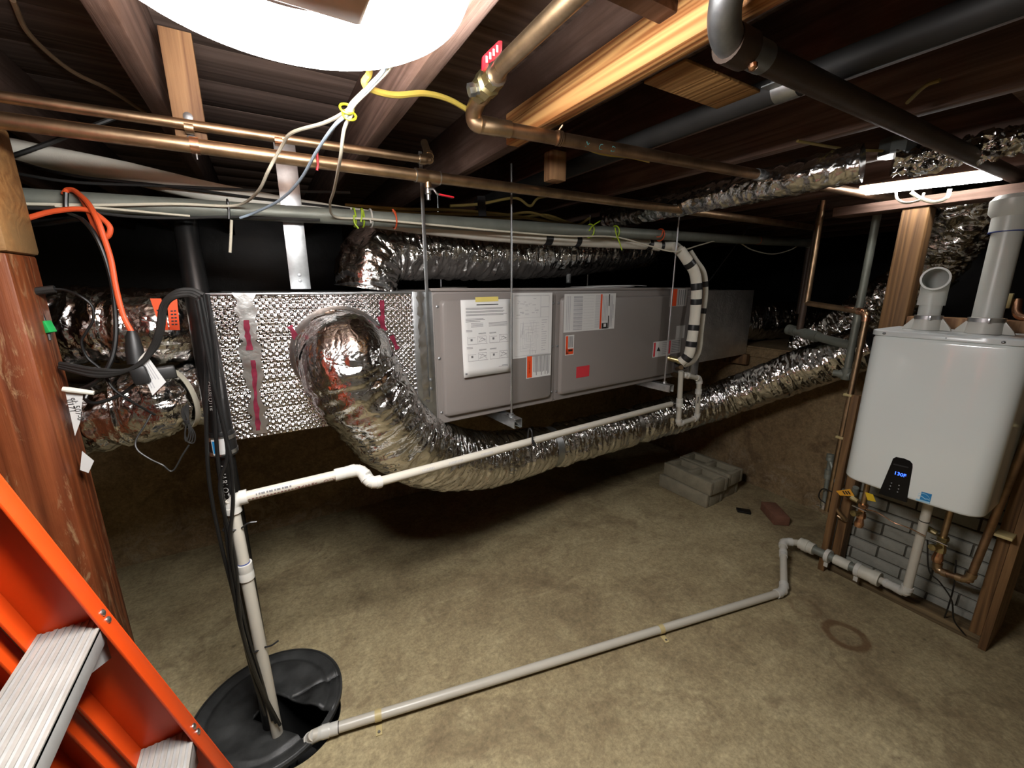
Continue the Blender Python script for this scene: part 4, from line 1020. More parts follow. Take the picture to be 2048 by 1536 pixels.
# the notch runs from the pipes out to the rim at the right front
na_ = math.atan2(at(640, 1455, z=0).y - LC.y, at(640, 1455, z=0).x - LC.x)
pitc = V(PIT[0], PIT[1], 0)
def lid_cut(o):
    me = o.data; bmx = bmesh.new(); bmx.from_mesh(me); d = rot2(na_); s_ = V(-d.y, d.x, 0)
    for co, no in ((LC + s_ * .048, s_), (LC - s_ * .050, s_), (LC - d * .02, d)):
        bmesh.ops.bisect_plane(bmx, geom=bmx.verts[:] + bmx.edges[:] + bmx.faces[:], plane_co=co, plane_no=no)
    dead = []
    for f in bmx.faces:
        c = f.calc_center_median() - LC
        if c.dot(d) > -.02 and -.050 < c.dot(s_) < .048: dead.append(f)
    bmesh.ops.delete(bmx, geom=dead, context='FACES'); bmx.to_mesh(me); bmx.free()
o = lid_half(0, 2 * math.pi, 'lid_plate'); lid_cut(o)
MB().lathe(LC + V(0, 0, .001), (0, 0, 1), [(0, LR - .012), (0, LR + .006), (.014, LR + .006), (.016, LR - .012)], 64, False).build('lid_rim', 'lid_plastic', sl)
sbn = thing('sump_basin', 'dark sump basin opening under the lid notch', 'basin', (PIT[0], PIT[1], -.55))
MB().lathe((PIT[0], PIT[1], -.55), (0, 0, 1), [(0, .001), (0, PITR - .004), (.549, PITR - .004)], 40, False).build('basin_wall', 'pit_dark', sbn)
MB().lathe((PIT[0] + .03, PIT[1] - .01, -.30), (0, 0, 1), [(0, .04), (.12, .04), (.14, .03), (.14, .001)], 20).build('pump_top', 'black_plug', sbn)
BPX = V(-.15, 1.335, 0)
sp = thing('black_standpipe', 'black plastic pipe rising from the sump to the joists beside bundled cables', 'pipe', BPX)
MB().cyl(BPX + V(0, .012, -.3), BPX + V(-.0, .012, 1.02), .0245, n=24).build('lower_pipe', 'black_pipe', sp)
MB().tube([BPX + V(0, .012, 1.0), BPX + V(-.004, .06, 1.22), at(374, 470, y=1.645), at(372, 418, y=1.66)], .031, 24).build('upper_pipe', 'black_pipe', sp)
MB().lathe(BPX + V(0, .012, .99), (0, 0, 1), [(0, .025), (0, .034), (.06, .034), (.07, .031)], 24).build('rubber_coupling', 'black_cable', sp)
for z in (.995, 1.038): MB().lathe(BPX + V(0, .012, z), (0, 0, 1), [(0, .034), (0, .0355), (.011, .0355), (.011, .034)], 24).build('hose_clamp', 'steel_rod', sp)
def on_cyl(c, r, a0, z0, sgn=-1):
    return lambda x, y: V(c.x + r * math.cos(a0 + y / r), c.y + r * math.sin(a0 + y / r), z0 + sgn * x)
bc = BPX + V(0, .012, 0)
text_mesh('CHARLOTTE', .021, on_cyl(bc, .0250, math.radians(-112), .905), 'pipe_lettering', 'white_print', sp)
text_mesh('CHARLOTTE', .014, lambda x, y: on_cyl(bc + V(0, .03 + (-x) * .15, 0), .0320, math.radians(-108), 1.16, -1)(x, y), 'pipe_lettering', 'white_print', sp)
lb = MB(); vs_ = []
for k in range(8):
    a = math.radians(-125 + 8 * k)
    for z in (1.0, 1.045): vs_.append(bc + V(.0362 * math.cos(a), .0362 * math.sin(a), z - .0))
lb.add(vs_, [(2 * k, 2 * k + 2, 2 * k + 3, 2 * k + 1) for k in range(7)]).build('sticker', 'paper', sp, angle=80)
vs_ = [bc + V(.0366 * math.cos(math.radians(a)), .0366 * math.sin(math.radians(a)), z) for a in (-122, -112, -102) for z in (1.005, 1.04)]
MB().add(vs_, [(0, 2, 3, 1), (2, 4, 5, 3)]).build('sticker_print', 'sticker_blue', sp, angle=80)
# white discharge / condensate pipe
cd = thing('condensate_pipe', 'white plastic pipe rising from the sump and running under the air handler', 'pipe', V(-.13, 1.30, 0))
w0 = V(-.128, 1.298, -.25); w1 = V(-.140, 1.29, .868)
w1 = at(463, 1000, y=1.29)
w2 = at(722, 938, y=1.29); w3 = at(741, 968, y=1.25); w4 = at(1342, 808, y=1.47)
pvc_r = .0150
pipe_run(cd, [w0, w1, w2, w3, w4], pvc_r, 'pvc_white', 'pvc_fitting', fit=1.28, ek=2.0)
dw = (w2 - w1).normalized(); coupling(cd, w1.lerp(w2, .86), dw, .06, .0195, 'pvc_fitting')
for f in (.10, .80): ring_band(w1.lerp(w2, f), dw, .0156 if f < .5 else .0158, .003, 'primer_blue', 'primer_ring', cd)
q = at(485, 1140, y=1.30); f = (q.z - w0.z) / (w1.z - w0.z); q = w0.lerp(w1, f)
coupling(cd, q, w1 - w0, .052, .0205, 'pvc_fitting'); ring_band(q + (w1 - w0).normalized() * .028, w1 - w0, .0157, .003, 'primer_blue', 'primer_ring', cd)
MB().cyl(w0, q, .0165).build('lower_pipe', 'pvc_white', cd)
def on_pipe(p, d, r, a0, flip=1):
    d, s_, u = frame_of(d)
    return lambda x, y: p + d * (x * flip) + (s_ * math.cos(a0 + y * flip / r) + u * math.sin(a0 + y * flip / r)) * r
text_mesh('CHARLOTTE PIPE', .019, on_pipe(w1.lerp(w2, .68), dw, pvc_r + .0004, math.radians(-22), -1), 'pipe_lettering', 'pipe_print', cd)
m = MB(); fn = on_pipe(w1.lerp(w2, .30), dw, pvc_r + .0004, math.radians(10), 1)
for k in range(14):
    x = -.045 + k * .0065
    m.add([fn(x, 0), fn(x + .003 + .002 * (k % 3), 0), fn(x + .003 + .002 * (k % 3), .006), fn(x, .006)], [(0, 1, 2, 3)])
m.build('fine_print', 'print_grey', cd, 0, False)['kind'] = 'stuff'
m = MB(); fn = on_pipe(w1.lerp(w2, .35), dw, pvc_r + .0004, math.radians(-25), 1)
for k in range(22):
    x = -.1 + k * .009
    m.add([fn(x, 0), fn(x + .005, 0), fn(x + .005, .004), fn(x, .004)], [(0, 1, 2, 3)])
m.build('fine_print', 'pipe_print', cd, 0, False)['kind'] = 'stuff'
dw2 = (w4 - w3).normalized()
for f, nn in ((.1, 8), (.16, 10), (.24, 9), (.55, 10), (.72, 9)):
    fn = on_pipe(w3.lerp(w4, f), dw2, pvc_r + .0004, math.radians(8), 1); m = MB()
    for k in range(nn):
        x = k * .006; m.add([fn(x, 0), fn(x + .003, 0), fn(x + .003, .007), fn(x, .007)], [(0, 1, 2, 3)])
    m.build('fine_print', 'print_light', cd, 0, False)['kind'] = 'stuff'
# black tie at the strut, cable ties on the riser
pz = at(1040, 880, y=1.40)
tz = thing('black_zip_tie', 'black tie hanging the white pipe from the strut channel', 'zip tie', pz)
q = w3 + dw2 * (pz - w3).dot(dw2)
MB().tube(catmull([q + V(0, -.017, 0), q + V(0, 0, -.018), q + V(0, .017, 0), V(q.x, q.y + .01, FB - .03), V(q.x, q.y - .012, FB - .035), q + V(0, -.017, 0)], 6), .003, 8).build('loop', 'black_tape', tz)
MB().beam(q + V(0, -.02, .012), q + V(.004, -.03, -.012), .006, .01).build('tail', 'black_tape', tz)
for px, py, k in ((478, 1050, 0), (518, 1290, 1)):
    q = w0.lerp(w1, (at(px, py, y=1.30).z - w0.z) / (w1.z - w0.z))
    t_ = thing('cable_tie', ('black cable tie round the riser just below its top elbow', 'black cable tie round the lower white riser near the sump lid')[k], 'zip tie', q)
    MB().tube(catmull([q + V(.02 * math.cos(a) - .012, .02 * math.sin(a) + .004, 0) for a in [i * math.pi / 4 for i in range(9)]], 3), .0026, 6).build('loop', 'black_tape', t_)
    MB().tube(catmull([q + V(.012, -.012, 0), q + V(.03, -.02, .004 + .01 * (1 - k)), q + V(.05, -.02, .012)], 4), .0026, 6).build('tail', 'black_tape', t_)
# pump cords beside the riser
for k, (pl_, lab) in enumerate((
    ([(408, 590), (414, 680), (412, 820), (418, 960), (440, 1080), (470, 1200), (500, 1330), (530, 1430)], 'black pump cord hanging on the left of the bundle to the sump'),
    ([(415, 588), (430, 700), (440, 820), (462, 920), (466, 1000), (462, 1100), (490, 1250), (520, 1350), (545, 1440)], 'black pump cord crossing in front of the white elbow'),
    ([(402, 595), (420, 690), (428, 800), (434, 900), (448, 1020), (460, 1130), (478, 1240), (510, 1350), (552, 1445)], 'black pump cord in the middle of the cable bundle'),
    ([(395, 600), (425, 760), (455, 900), (440, 980), (470, 1120), (484, 1260), (520, 1370), (560, 1450)], 'black pump cord on the right of the cable bundle'))):
    yy = 1.285 - .006 * k
    cable([at(a, c, y=(1.262 if k == 1 and 900 < c < 1150 else yy)) for a, c in pl_], .0048, 'black_cable', 'pump_cable', lab, 'cord', 'pump cords beside the black standpipe')
for k in range(3):
    cable([at(408 - 6 * k, 590 + 3 * k, y=1.29), at(385 - 4 * k, 580 + 5 * k, y=1.30), at(352 - 3 * k, 584 + 6 * k, y=1.31), at(325 + 2 * k, 610 + 4 * k, y=1.33), at(316 + 4 * k, 660, y=1.35), at(300 + 4 * k, 700, y=1.37), (at(262, 738, y=1.38) if k else at(270, 735, y=1.38)), at(200, 752 - 6 * k, y=1.40), at(120, 735 - 4 * k, y=1.44)], .0055, 'grey_cable', 'power_cable', ('thick dark cord arching from the standpipe, outermost strand', 'thick dark cord arching from the standpipe, middle strand', 'thick dark cord arching from the standpipe, innermost strand')[k], 'cord', 'cords arching over the left ducts')

# ================================================================ DRAIN TRAP AND INSULATED LINES
tr = thing('drain_trap', 'white plastic condensate trap at the right end of the air handler', 'pipe', at(1370, 845, y=1.50))
ty = 1.50
pipe_run(tr, [at(1362, 742, y=ty), at(1357, 848, y=ty), at(1394, 836, y=ty), at(1399, 757, y=ty), at(1370, 750, y=ty), at(1362, 752, y=ty + .08)], .0145, 'pvc_white', 'pvc_fitting', fit=1.22, ek=1.7)
coupling(tr, at(1359, 805, y=ty), at(1362, 742, y=ty) - at(1357, 848, y=ty), .05, .0195, 'pvc_fitting'); coupling(tr, at(1397, 783, y=ty), (0, 0, 1), .03, .019, 'pvc_fitting')
m = MB().bb(*[v for pr in zip(at(1396, 800, y=ty - .0152) - V(.004, .0005, .02), at(1396, 800, y=ty - .0152) + V(.004, .0005, .02)) for v in pr]).build('fine_print', 'print_grey', tr, 0, False)
co = thing('coil_stubs', 'copper and brass coil stubs poking from the air handler end', 'pipe fitting', at(1350, 720, y=1.56))
for a, b_, mat_, r_ in (((1334, 715), (1362, 722), 'brass', .016), ((1350, 722), (1372, 732), 'black_cable', .016), ((1346, 748), (1360, 752), 'copper', .014), ((1352, 738), (1362, 735), 'copper', .011)):
    pa, pb = at(*a, y=1.60), at(*b_, y=1.53); MB().cyl(pa, pb, r_).build('stub', mat_, co); MB().lathe(pb - (pb - pa) * .2, pb - pa, [(0, r_), (0, r_ * 1.25), (.02, r_ * 1.25), (.02, r_)], 14).build('nut', mat_, co)
def insulated(pts, r, bands, name, label, tails=True):
    path = resample(catmull(pts, 10), .01); th = thing(name, label, 'insulated pipe', path[-1], 'white insulated refrigerant lines')
    m = len(path); rs = [r * (1 + .03 * noise.noise(p * 25)) for p in path]
    MB().tube(path, rs, 18).build('foam_sleeve', 'foam_white', th)
    for f, w in bands:
        i = int(f * (m - 1)); d = (path[min(i + 1, m - 1)] - path[max(i - 1, 0)]).normalized(); p = path[i]
        MB().lathe(p - d * w / 2, d, [(0, r * .98), (0, r * 1.05), (w * .5, r * 1.07), (w, r * 1.05), (w, r * .98)], 18).build('tape_band', 'black_tape', th)
    return path
insulated([at(1360, 500, y=1.50), at(1374, 520, y=1.47), at(1389, 545, y=1.45), at(1393, 580, y=1.44), at(1389, 640, y=1.44), at(1382, 690, y=1.44), at(1376, 712, y=1.45), at(1362, 724, y=1.48)], .0275,
    ((.14, .03), (.34, .035), (.47, .03), (.68, .03), (.83, .03), (.95, .03)), 'insulated_line', 'thick white foam insulated line with black tape bands at the air handler end')
insulated([at(1380, 503, y=1.55), at(1392, 522, y=1.52), at(1407, 545, y=1.50), at(1411, 580, y=1.49), at(1407, 620, y=1.48), at(1402, 660, y=1.48), at(1398, 700, y=1.48), at(1386, 722, y=1.49), at(1368, 730, y=1.51)], .0150,
    ((.30, .03), (.50, .03),), 'insulated_line', 'thin white foam insulated line behind the thick taped one')
insulated([at(-60, 280, y=1.72), at(30, 302, y=1.70), at(250, 345, y=1.68), at(450, 390, y=1.67), at(700, 432, y=1.66), at(1000, 470, y=1.66), at(1290, 488, y=1.68)], .030,
    ((.725, .04), (.80, .03),), 'insulated_line', 'long white insulated line running left above the conduit with tape bands')
insulated([at(1296, 489, y=1.66), at(1320, 492, y=1.64), at(1346, 492, y=1.62), at(1360, 502, y=1.56)], .0270, ((.08, .02), (.36, .02)), 'insulated_line', 'short white insulated piece before the bend down to the air handler')

# ================================================================ PIPES UNDER THE JOISTS
ct = thing('main_copper_pipe', 'long thick copper pipe running under the joists above the conduit', 'pipe', at(840, 352, y=1.31))
a, b_ = V(-1.9, 1.31, 1.765), V(2.9, 1.31, 1.79)
MB().cyl(a, b_, .0165).build('pipe_section', 'copper', ct)
p = at(855, 352, y=1.31); p = a.lerp(b_, (p.x - a.x) / (b_.x - a.x)); coupling(ct, p, (1, 0, 0), .075, .0195, 'copper', 'tee')
for s_ in (-1, 1): ring_band(p + V(.038 * s_, 0, 0), (1, 0, 0), .0200, .004, 'solder', 'solder_ring', ct)
MB().cyl(p, p - V(0, 0, .032), .011).build('branch', 'copper', ct)
dv = thing('drain_valve', 'small chrome drain valve with a red lever under the copper tee', 'valve', p - V(0, 0, .05))
MB().lathe(p - V(0, 0, .03), (0, 0, -1), [(0, .008), (.008, .010), (.018, .010), (.022, .007), (.036, .007), (.036, .003)], 12).build('valve_body', 'steel_rod', dv)
MB().tube(catmull([p + V(-.002, -.008, -.038), p + V(.012, -.012, -.036), p + V(.022, -.014, -.048), p + V(.032, -.014, -.050)], 5), .0035, 8).build('lever_arm', 'steel_rod', dv)
MB().beam(p + V(.028, -.014, -.050), p + V(.078, -.014, -.054), .012, .005).build('lever_grip', 'red_plastic', dv, .002)
c2t = thing('upper_copper_pipe', 'thinner copper pipe above the thick one, ending in an elbow', 'pipe', at(860, 320, y=1.34))
e1 = V(.495, 1.34, 1.832)
pipe_run(c2t, [V(-1.9, 1.34, 1.812), e1, V(.50, 1.40, 1.90)], .0115, 'copper', 'copper', fit=1.25)
ring_band(e1 - V(.035, 0, 0), (1, 0, 0), .0145, .004, 'solder', 'solder_ring', c2t)
def bell_clip(par, p, r, mat='copper_bright'):
    MB().lathe(p - V(.009, 0, 0), (1, 0, 0), [(0, r), (0, r * 1.14), (.018, r * 1.14), (.018, r)], 18).build('pipe_clip', mat, par)
wb = thing('hanger_board', 'short tan board hanging from a joist behind the copper pipes', 'board', at(375, 170, y=1.365))
p_ = at(398, 280, y=1.36)
box_part('board', 'wood_block', wb, p_.x - .045, p_.x + .018, 1.355, 1.378, 1.785, 2.03, .002)
bell_clip(c2t, V(p_.x - .014, 1.34, 1.820), .0115, 'copper'); bell_clip(ct, V(p_.x - .006, 1.31, 1.775), .0165)
for z in (1.848, 1.800): MB().lathe((p_.x - .014, 1.354, z), (0, -1, 0), [(0, .010), (.002, .010), (.004, .005), (.004, .001)], 12).build('screw', 'dull_steel', wb)
bell_clip(c2t, V(.08, 1.34, 1.8215), .0115)
MB().lathe((p_.x - .006, 1.31, 1.79), (0, 0, -1), [(0, .002), (.045, .002)], 8).build('hanger_bolt', 'dull_steel', ct)
# small wood block above the copper pipe
o = MB().bb(1.0, 1.06, 1.235, 1.285, 1.805, 1.898).build('spacer_block', 'wood_block', None, .003); tag(o, 'small end-grain wood block hanging under a joist over the copper pipe', 'wood block')
pb = at(1113, 362, y=1.25); o.location.x = pb.x - 1.03

# shut-off valve line
vl = thing('valve_copper_line', 'copper pipe with a brass valve dropping and running right under the pale cleat', 'pipe', at(985, 240, z=1.845))
v0 = at(1235, -5, z=1.895); v1 = at(1006, 168, z=1.895); v2 = V(.545, 1.02, 1.850); 
v1 = V(.500, .985, 1.885); v0 = V(.455, -.9, 1.895); vE = V(2.62, .86, 1.845)
vk = V(.505, 1.045, 1.862)
pipe_run(vl, [v0, V(.478, .85, 1.893), v1], .0175, 'copper', skip=(1,))
pth = catmull([V(.487, .93, 1.890), V(.500, 1.01, 1.885), V(.503, 1.04, 1.868), V(.515, 1.045, 1.85), V(.56, 1.03, 1.846), V(.60, 1.025, 1.846)], 6)
MB().tube(pth, .020, 18).build('elbow', 'copper', vl)
MB().cyl(V(.56, 1.03, 1.846), vE, .0170).build('pipe_section', 'copper_dull', vl)
for p in (V(.58, 1.028, 1.846), V(.503, 1.025, 1.878)): pass
MB().lathe(V(.520, 1.042, 1.849), (1, -.1, 0), [(0, .019), (.0, .0215), (.045, .0215), (.045, .018)], 18).build('elbow_socket', 'copper', vl)
ring_band(V(.484, .885, 1.892), (0.02, 1, 0), .0235, .008, 'solder', 'solder_ring', vl)
vlv = thing('shutoff_valve', 'brass ball valve with a red lever handle under the joists', 'valve', V(.487, .93, 1.89))
MB().lathe(V(.484, .885, 1.892), (.03, 1, -.02), [(0, .019), (0, .025), (.022, .026), (.026, .021), (.034, .029), (.060, .029), (.068, .021), (.072, .026), (.092, .025), (.092, .019)], 8).build('valve_body', 'brass', vlv, 0)
MB().lathe(V(.487, .93, 1.885), (-.9, .2, -.25), [(0, .012), (.03, .011), (.034, .014), (.046, .014), (.048, .004)], 8).build('stem_nut', 'galvanized', vlv)
h0 = V(.450, .938, 1.874)
hp0, hp1 = at(985, 155, y=.93), at(990, 85, y=.85)
MB().beam(at(972, 160, y=.94), at(972, 132, y=.91), .016, .012).build('lever_arm', 'galvanized', vlv, .002)
d = (hp1 - hp0)
ha, hb, hc, hd_ = at(966, 141, y=.905), at(970, 106, y=.885), at(1001, 80, y=.86), at(1006, 98, y=.86)
he, hf = at(1003, 106, y=.865), at(966, 141, y=.905)
poly = [at(965, 140, y=.905), at(966, 112, y=.89), at(975, 103, y=.885), at(998, 80, y=.86), at(1005, 81, y=.86), at(1005, 100, y=.865), at(1000, 108, y=.87), at(973, 138, y=.90)]
MB().prism(poly, (0, .007, 0)).build('lever_grip', 'red_plastic', vlv, .0015)
for k in range(4):
    u0, u1 = at(971 + 7 * k, 121 - 7 * k, y=.8795 - .0065 * k), at(974 + 7 * k, 118 - 7 * k, y=.8785 - .0065 * k)
    MB().box((u0 + u1) / 2 + V(0, -.002, 0), (.004, .002, .012)).build('print', 'white_print', vlv, 0, False)
for k in range(3):
    p = V(.74 + .006 * k, 1.012 - .0004 * k, 1.8455); MB().lathe(p - V(.002, 0, 0), (1, -.08, 0), [(0, .0172), (0, .0195), (.004, .0195), (.004, .0172)], 18).build('wire_wrap', 'copper_dull', vl)
MB().tube(catmull([V(.745, 1.012, 1.863), V(.75, 1.0, 1.875), V(.757, 1.01, 1.88)], 4), .003, 6).build('wire_wrap', 'copper_dull', vl)
for k, ch in enumerate('MCD'):
    x = .835 + .045 * k; c = V(x, 1.03 - .0825 * (x - .56) + 0.0, 1.846)
    text_mesh(ch, .022, (lambda c: (lambda xx, yy: c + V(xx, -.0174 * math.cos(-.5 + yy / .0174), .0174 * math.sin(-.5 + yy / .0174))))(c), 'stencil_letter', 'verdigris', vl)
coupling(vl, V(1.60, .944, 1.8455), (1, -.08, 0), .03, .0195, 'dull_steel', 'pipe_clip')
# dark pipe that hooks over the pale cleat and runs to the upper right
dk = thing('dark_drain_pipe', 'dark iron-brown pipe hooking under the pale cleat and running to the right', 'pipe', V(.75, .5, 1.85))
MB().tube(fillet([V(.635, .40, 1.98), V(.635, .46, 1.862), V(.69, .492, 1.838), V(.80, .49, 1.838)], .05, 8), .024, 20).build('elbow', 'dull_steel', dk)
MB().cyl(V(.72, .492, 1.838), V(3.0, .46, 1.842), .022).build('pipe_section', 'iron_pipe', dk)
MB().lathe(V(.70, .492, 1.838), (1, 0, 0), [(0, .024), (0, .029), (.05, .029), (.05, .022)], 20).build('socket', 'iron_pipe', dk)
MB().lathe(V(.752, .478, 1.812), (0, -.3, -1), [(0, .008), (.006, .007), (.009, .003)], 10).build('plug', 'copper_bright', dk)
bk = thing('black_vent_pipe', 'thick black plastic pipe strapped under the joists', 'pipe', V(1.10, .6, 1.86))
MB().cyl(V(1.085, 2.2, 1.897), V(1.085, -1.2, 1.897), .029, n=24).build('pipe_section', 'vent_black', bk)
q = V(1.085, .60, 1.897)
MB().lathe(q - V(-.0005, .028, 0), (0, 1, 0), [(0, .0295), (0, .0315), (.05, .0315), (.05, .0295)], 24).build('pipe_strap', 'galvanized', bk)
MB().bb(q.x - .06, q.x - .028, q.y - .025, q.y + .025, 1.888, 1.8905).build('strap_tab', 'galvanized', bk)
# grey conduit
cg = thing('steel_conduit', 'long grey steel conduit running across above the air handler', 'conduit', at(1000, 447, y=1.58))
gA, gB = at(60, 398, y=1.585), at(1620, 487, y=1.585); gd = (gB - gA).normalized()
MB().cyl(gA - gd * 1.2, gB, .0255, n=24).build('pipe_section', 'conduit', cg)
coupling(cg, gB, gd, .05, .03, 'conduit', 'end_fitting')
MB().cyl(gB, gB - V(0, 0, .5), .02).build('drop_leg', 'iron_pipe', cg)
for f in (.83, .86): ring_band(gA.lerp(gB, f), gd, .0262, .006, 'orange_plastic' if f < .85 else 'conduit', 'band', cg)
jb = thing('junction_box', 'grey octagonal junction box on the ceiling beside the torn foil duct', 'junction box', at(1795, 295, z=1.90))
q = at(1795, 290, z=1.92)
MB().lathe(q + V(0, 0, -.03), (0, 0, 1), [(0, .03), (0, .052), (.05, .052), (.05, .01)], 8).build('box', 'box_grey', jb, 0)
MB().lathe(q + V(0, 0, -.034), (0, 0, 1), [(0, .05), (.004, .05), (.004, .001)], 8).build('cover', 'galvanized', jb)
# torn insulation scraps
for k, (px, py, s_) in enumerate(((1860, 300, .05), (1940, 290, .04))):
    p = at(px, py, z=1.915); m = MB(); m.ball(p, s_, 10)
    m.v = [v + (v - p) * (noise.noise(v * 40) * .8) + V(0, 0, -(v.z - p.z) * .4) for v in m.v]
    o = m.build('insulation_scrap', 'insulation', None); tag(o, ('ragged brown insulation scrap above the middle of the tube light', 'ragged brown insulation scrap above the right end of the tube light')[k], 'insulation', 'torn insulation on the ceiling')

# ================================================================ CABLES
ringp = RC + V(.11, .16, -.005)
tie = at(693, 222, y=.98)
def w(pts, r, mat, label, name='wire', group=None): return cable(pts, r, mat, name, label, 'wire', group)
w([ringp, at(775, 130, y=.86), at(740, 170, y=.92), at(705, 205, y=.97), tie, at(650, 245, y=1.05), at(585, 265, y=1.15), at(565, 290, y=1.22), at(548, 320, y=1.26), at(535, 345, y=1.28), at(518, 380, y=1.36), at(490, 405, y=1.50), at(455, 412, y=1.545), at(350, 408, y=1.548), at(200, 410, y=1.548), at(60, 408, y=1.548), at(-60, 405, y=1.55)], .0038, 'white_cable', 'cream cable looping from the ring lamp down and left along the conduit')
w([ringp + V(.006, 0, 0), at(770, 133, y=.855), at(732, 180, y=.92), at(700, 212, y=.965), tie + V(.004, -.004, -.004), at(670, 250, y=1.0), at(635, 300, y=1.1), at(600, 360, y=1.25), at(560, 400, y=1.40), at(510, 425, y=1.52), at(480, 436, y=1.55)], .0036, 'blue_cable', 'pale blue-white cable dropping straight from the yellow tie to the conduit')
w([ringp + V(.012, .0, .004), at(782, 128, y=.86), at(745, 172, y=.91), at(708, 210, y=.96), tie + V(.008, 0, -.006), at(688, 260, y=1.0), at(680, 320, y=1.08), at(668, 380, y=1.3), at(660, 410, y=1.45), at(672, 434, y=1.545), at(740, 438, y=1.548), at(850, 448, y=1.548), at(1000, 462, y=1.545), at(1130, 472, y=1.55), at(1230, 474, y=1.56), at(1300, 492, y=1.545), at(1350, 503, y=1.47), at(1400, 490, y=1.55), at(1440, 480, y=1.58), at(1475, 484, y=1.62), at(1505, 500, y=1.64), at(1545, 508, y=1.64), at(1580, 500, y=1.62), at(1600, 488, y=1.60)], .0038, 'white_cable', 'long white cable hanging from the ring lamp and running right along the conduit')
for k, (dx, dz) in enumerate(((0, .003), (.004, -.008))):
    p = tie + V(dx, 0, dz); o = MB().tube(catmull([p + V(.013 * math.cos(a), .005 * math.sin(a) - .004, .010 * math.sin(a)) for a in [i * math.pi / 4 for i in range(9)]], 3), .0024, 6).build('bundle_tie', 'yellow_tie', None); tag(o, ('yellow tie round the lamp cables, upper one', 'yellow tie round the lamp cables, lower one')[k], 'zip tie')
w([ringp + V(-.02, -.01, .02), at(738, 140, y=.90), at(728, 165, y=.92), at(745, 180, y=.93), at(790, 190, y=.96), at(850, 187, y=1.0), at(900, 200, y=1.04), at(950, 228, y=1.08), at(1000, 252, y=1.12), at(1060, 262, y=1.10), at(1130, 278, y=1.06), at(1200, 305, y=1.06), at(1260, 313, y=1.06), at(1300, 322, y=1.02)], .0062, 'yellow_cable', 'yellow flat cable curving from the ring lamp to the brass valve pipe')
for k, (pts, lab) in enumerate((
    ([(690, 410), (800, 418), (900, 420), (1000, 428), (1080, 440), (1150, 450), (1180, 436)], 'dull yellow cable in the bundle above the conduit, top strand'),
    ([(700, 416), (820, 425), (920, 428), (1010, 430), (1060, 425), (1110, 440), (1170, 455)], 'dull yellow cable in the bundle above the conduit, middle strand'),
    ([(840, 428), (940, 436), (1030, 436), (1090, 430), (1140, 446), (1200, 462)], 'dull yellow cable in the bundle above the conduit, lowest strand'),
    ([(900, 412), (960, 408), (1030, 396), (1060, 412), (1080, 395), (1140, 388)], 'dull yellow cable kinking up toward the joist over the air handler'))):
    cable([at(a, c, y=1.80 + .01 * k) for a, c in pts], .0065, 'dull_yellow_cable', 'house_cable', lab, 'cable', 'yellow cables above the conduit')
for k, (a0, a1, mid, lab, z) in enumerate((((1595, 282), (1765, 302), (1690, 298), 'yellow cable running into the left of the junction box', 1.895), ((1795, 235), (1870, 282), (1815, 262), 'yellow cable running from the dark pipe to the junction box', 1.895), ((1815, 205), (1880, 160), (1850, 172), 'dull yellow cable crossing the upper right joists', 1.897))):
    cable([at(*a0, z=z), at(*mid, z=z), at(*a1, z=z)], .0045, 'dull_yellow_cable', 'house_cable', lab, 'cable')
o = MB().tube(catmull([at(25, 0, z=2.09), at(60, 70, z=2.08), at(140, 140, z=2.07), at(220, 180, z=2.06), at(290, 225, z=2.05)], 6), .006, 8).build('old_cable', 'fixture_tan', None); tag(o, 'old dusty cable sagging under the planks at the upper left', 'cable')
cable([at(230, 235, y=1.66), at(60, 300, y=1.66), at(-40, 330, y=1.66)][::-1], .006, 'grey_cable', 'grey_cable', 'grey cable slanting over the left end of the conduit', 'cable')
for k, (ya, yb, yc, lab) in enumerate(((320, 372, 418, 'thin black cable running along the white insulated line'), (345, 372, 385, 'thin grey cable sagging behind the left conduit end'))):
    cable([at(20, ya, y=1.64), at(150, (ya + yb) / 2 + 6, y=1.635), at(330, yb, y=1.63), at(520, (yb + yc) / 2 + 2, y=1.63), at(700, yc, y=1.63)], .004, 'grey_cable' if k else 'black_cable', 'thin_cable', lab, 'cable')
cable([at(20, 415, y=1.55), at(150, 420, y=1.55), at(250, 432, y=1.555), at(350, 436, y=1.56), at(480, 434, y=1.56), at(640, 440, y=1.56)], .004, 'grey_cable', 'thin_cable', 'grey cable hanging just below the left half of the conduit', 'cable')
cable([at(110, 412, y=1.545), at(200, 416, y=1.545), at(290, 424, y=1.55), at(380, 432, y=1.555)], .003, 'white_cable', 'thin_cable', 'short white cable under the left half of the conduit', 'cable')
cable([at(463, 440, y=1.57), at(462, 470, y=1.57), at(460, 505, y=1.575)], .004, 'white_cable', 'loose_cable_end', 'loose pale cable end dangling below the conduit', 'cable')
# zip ties on the conduit
def tail_tie(px, py, mat, label, tail, k=1.0):
    p = at(px, py, y=1.585); q = gA + gd * (p - gA).dot(gd); th = thing('cable_tie', label, 'zip tie', q)
    d_, s_, u = frame_of(gd)
    MB().tube(catmull([q + (s_ * math.cos(a) + u * math.sin(a)) * .030 for a in [i * math.pi / 6 for i in range(13)]], 3), .003, 6).build('loop', mat, th)
    MB().tube(catmull([at(a, b, y=1.545) for a, b in tail], 4), .0028, 6).build('tail', mat, th)
tail_tie(708, 432, 'lime_plastic', 'lime green cable tie with a drooping tail, leftmost of the pair', [(708, 430), (709, 445), (717, 457)])
tail_tie(724, 430, 'lime_plastic', 'lime green cable tie without a long tail, rightmost of the pair', [(724, 420), (724, 430), (722, 444)])
tail_tie(741, 436, 'pvc_fitting', 'small white cable tie on the conduit beside the green ones', [(740, 438), (742, 444), (742, 447)])
tail_tie(788, 432, 'orange_plastic', 'orange cable tie with an upright tail on the conduit', [(794, 446), (792, 432), (785, 418)])
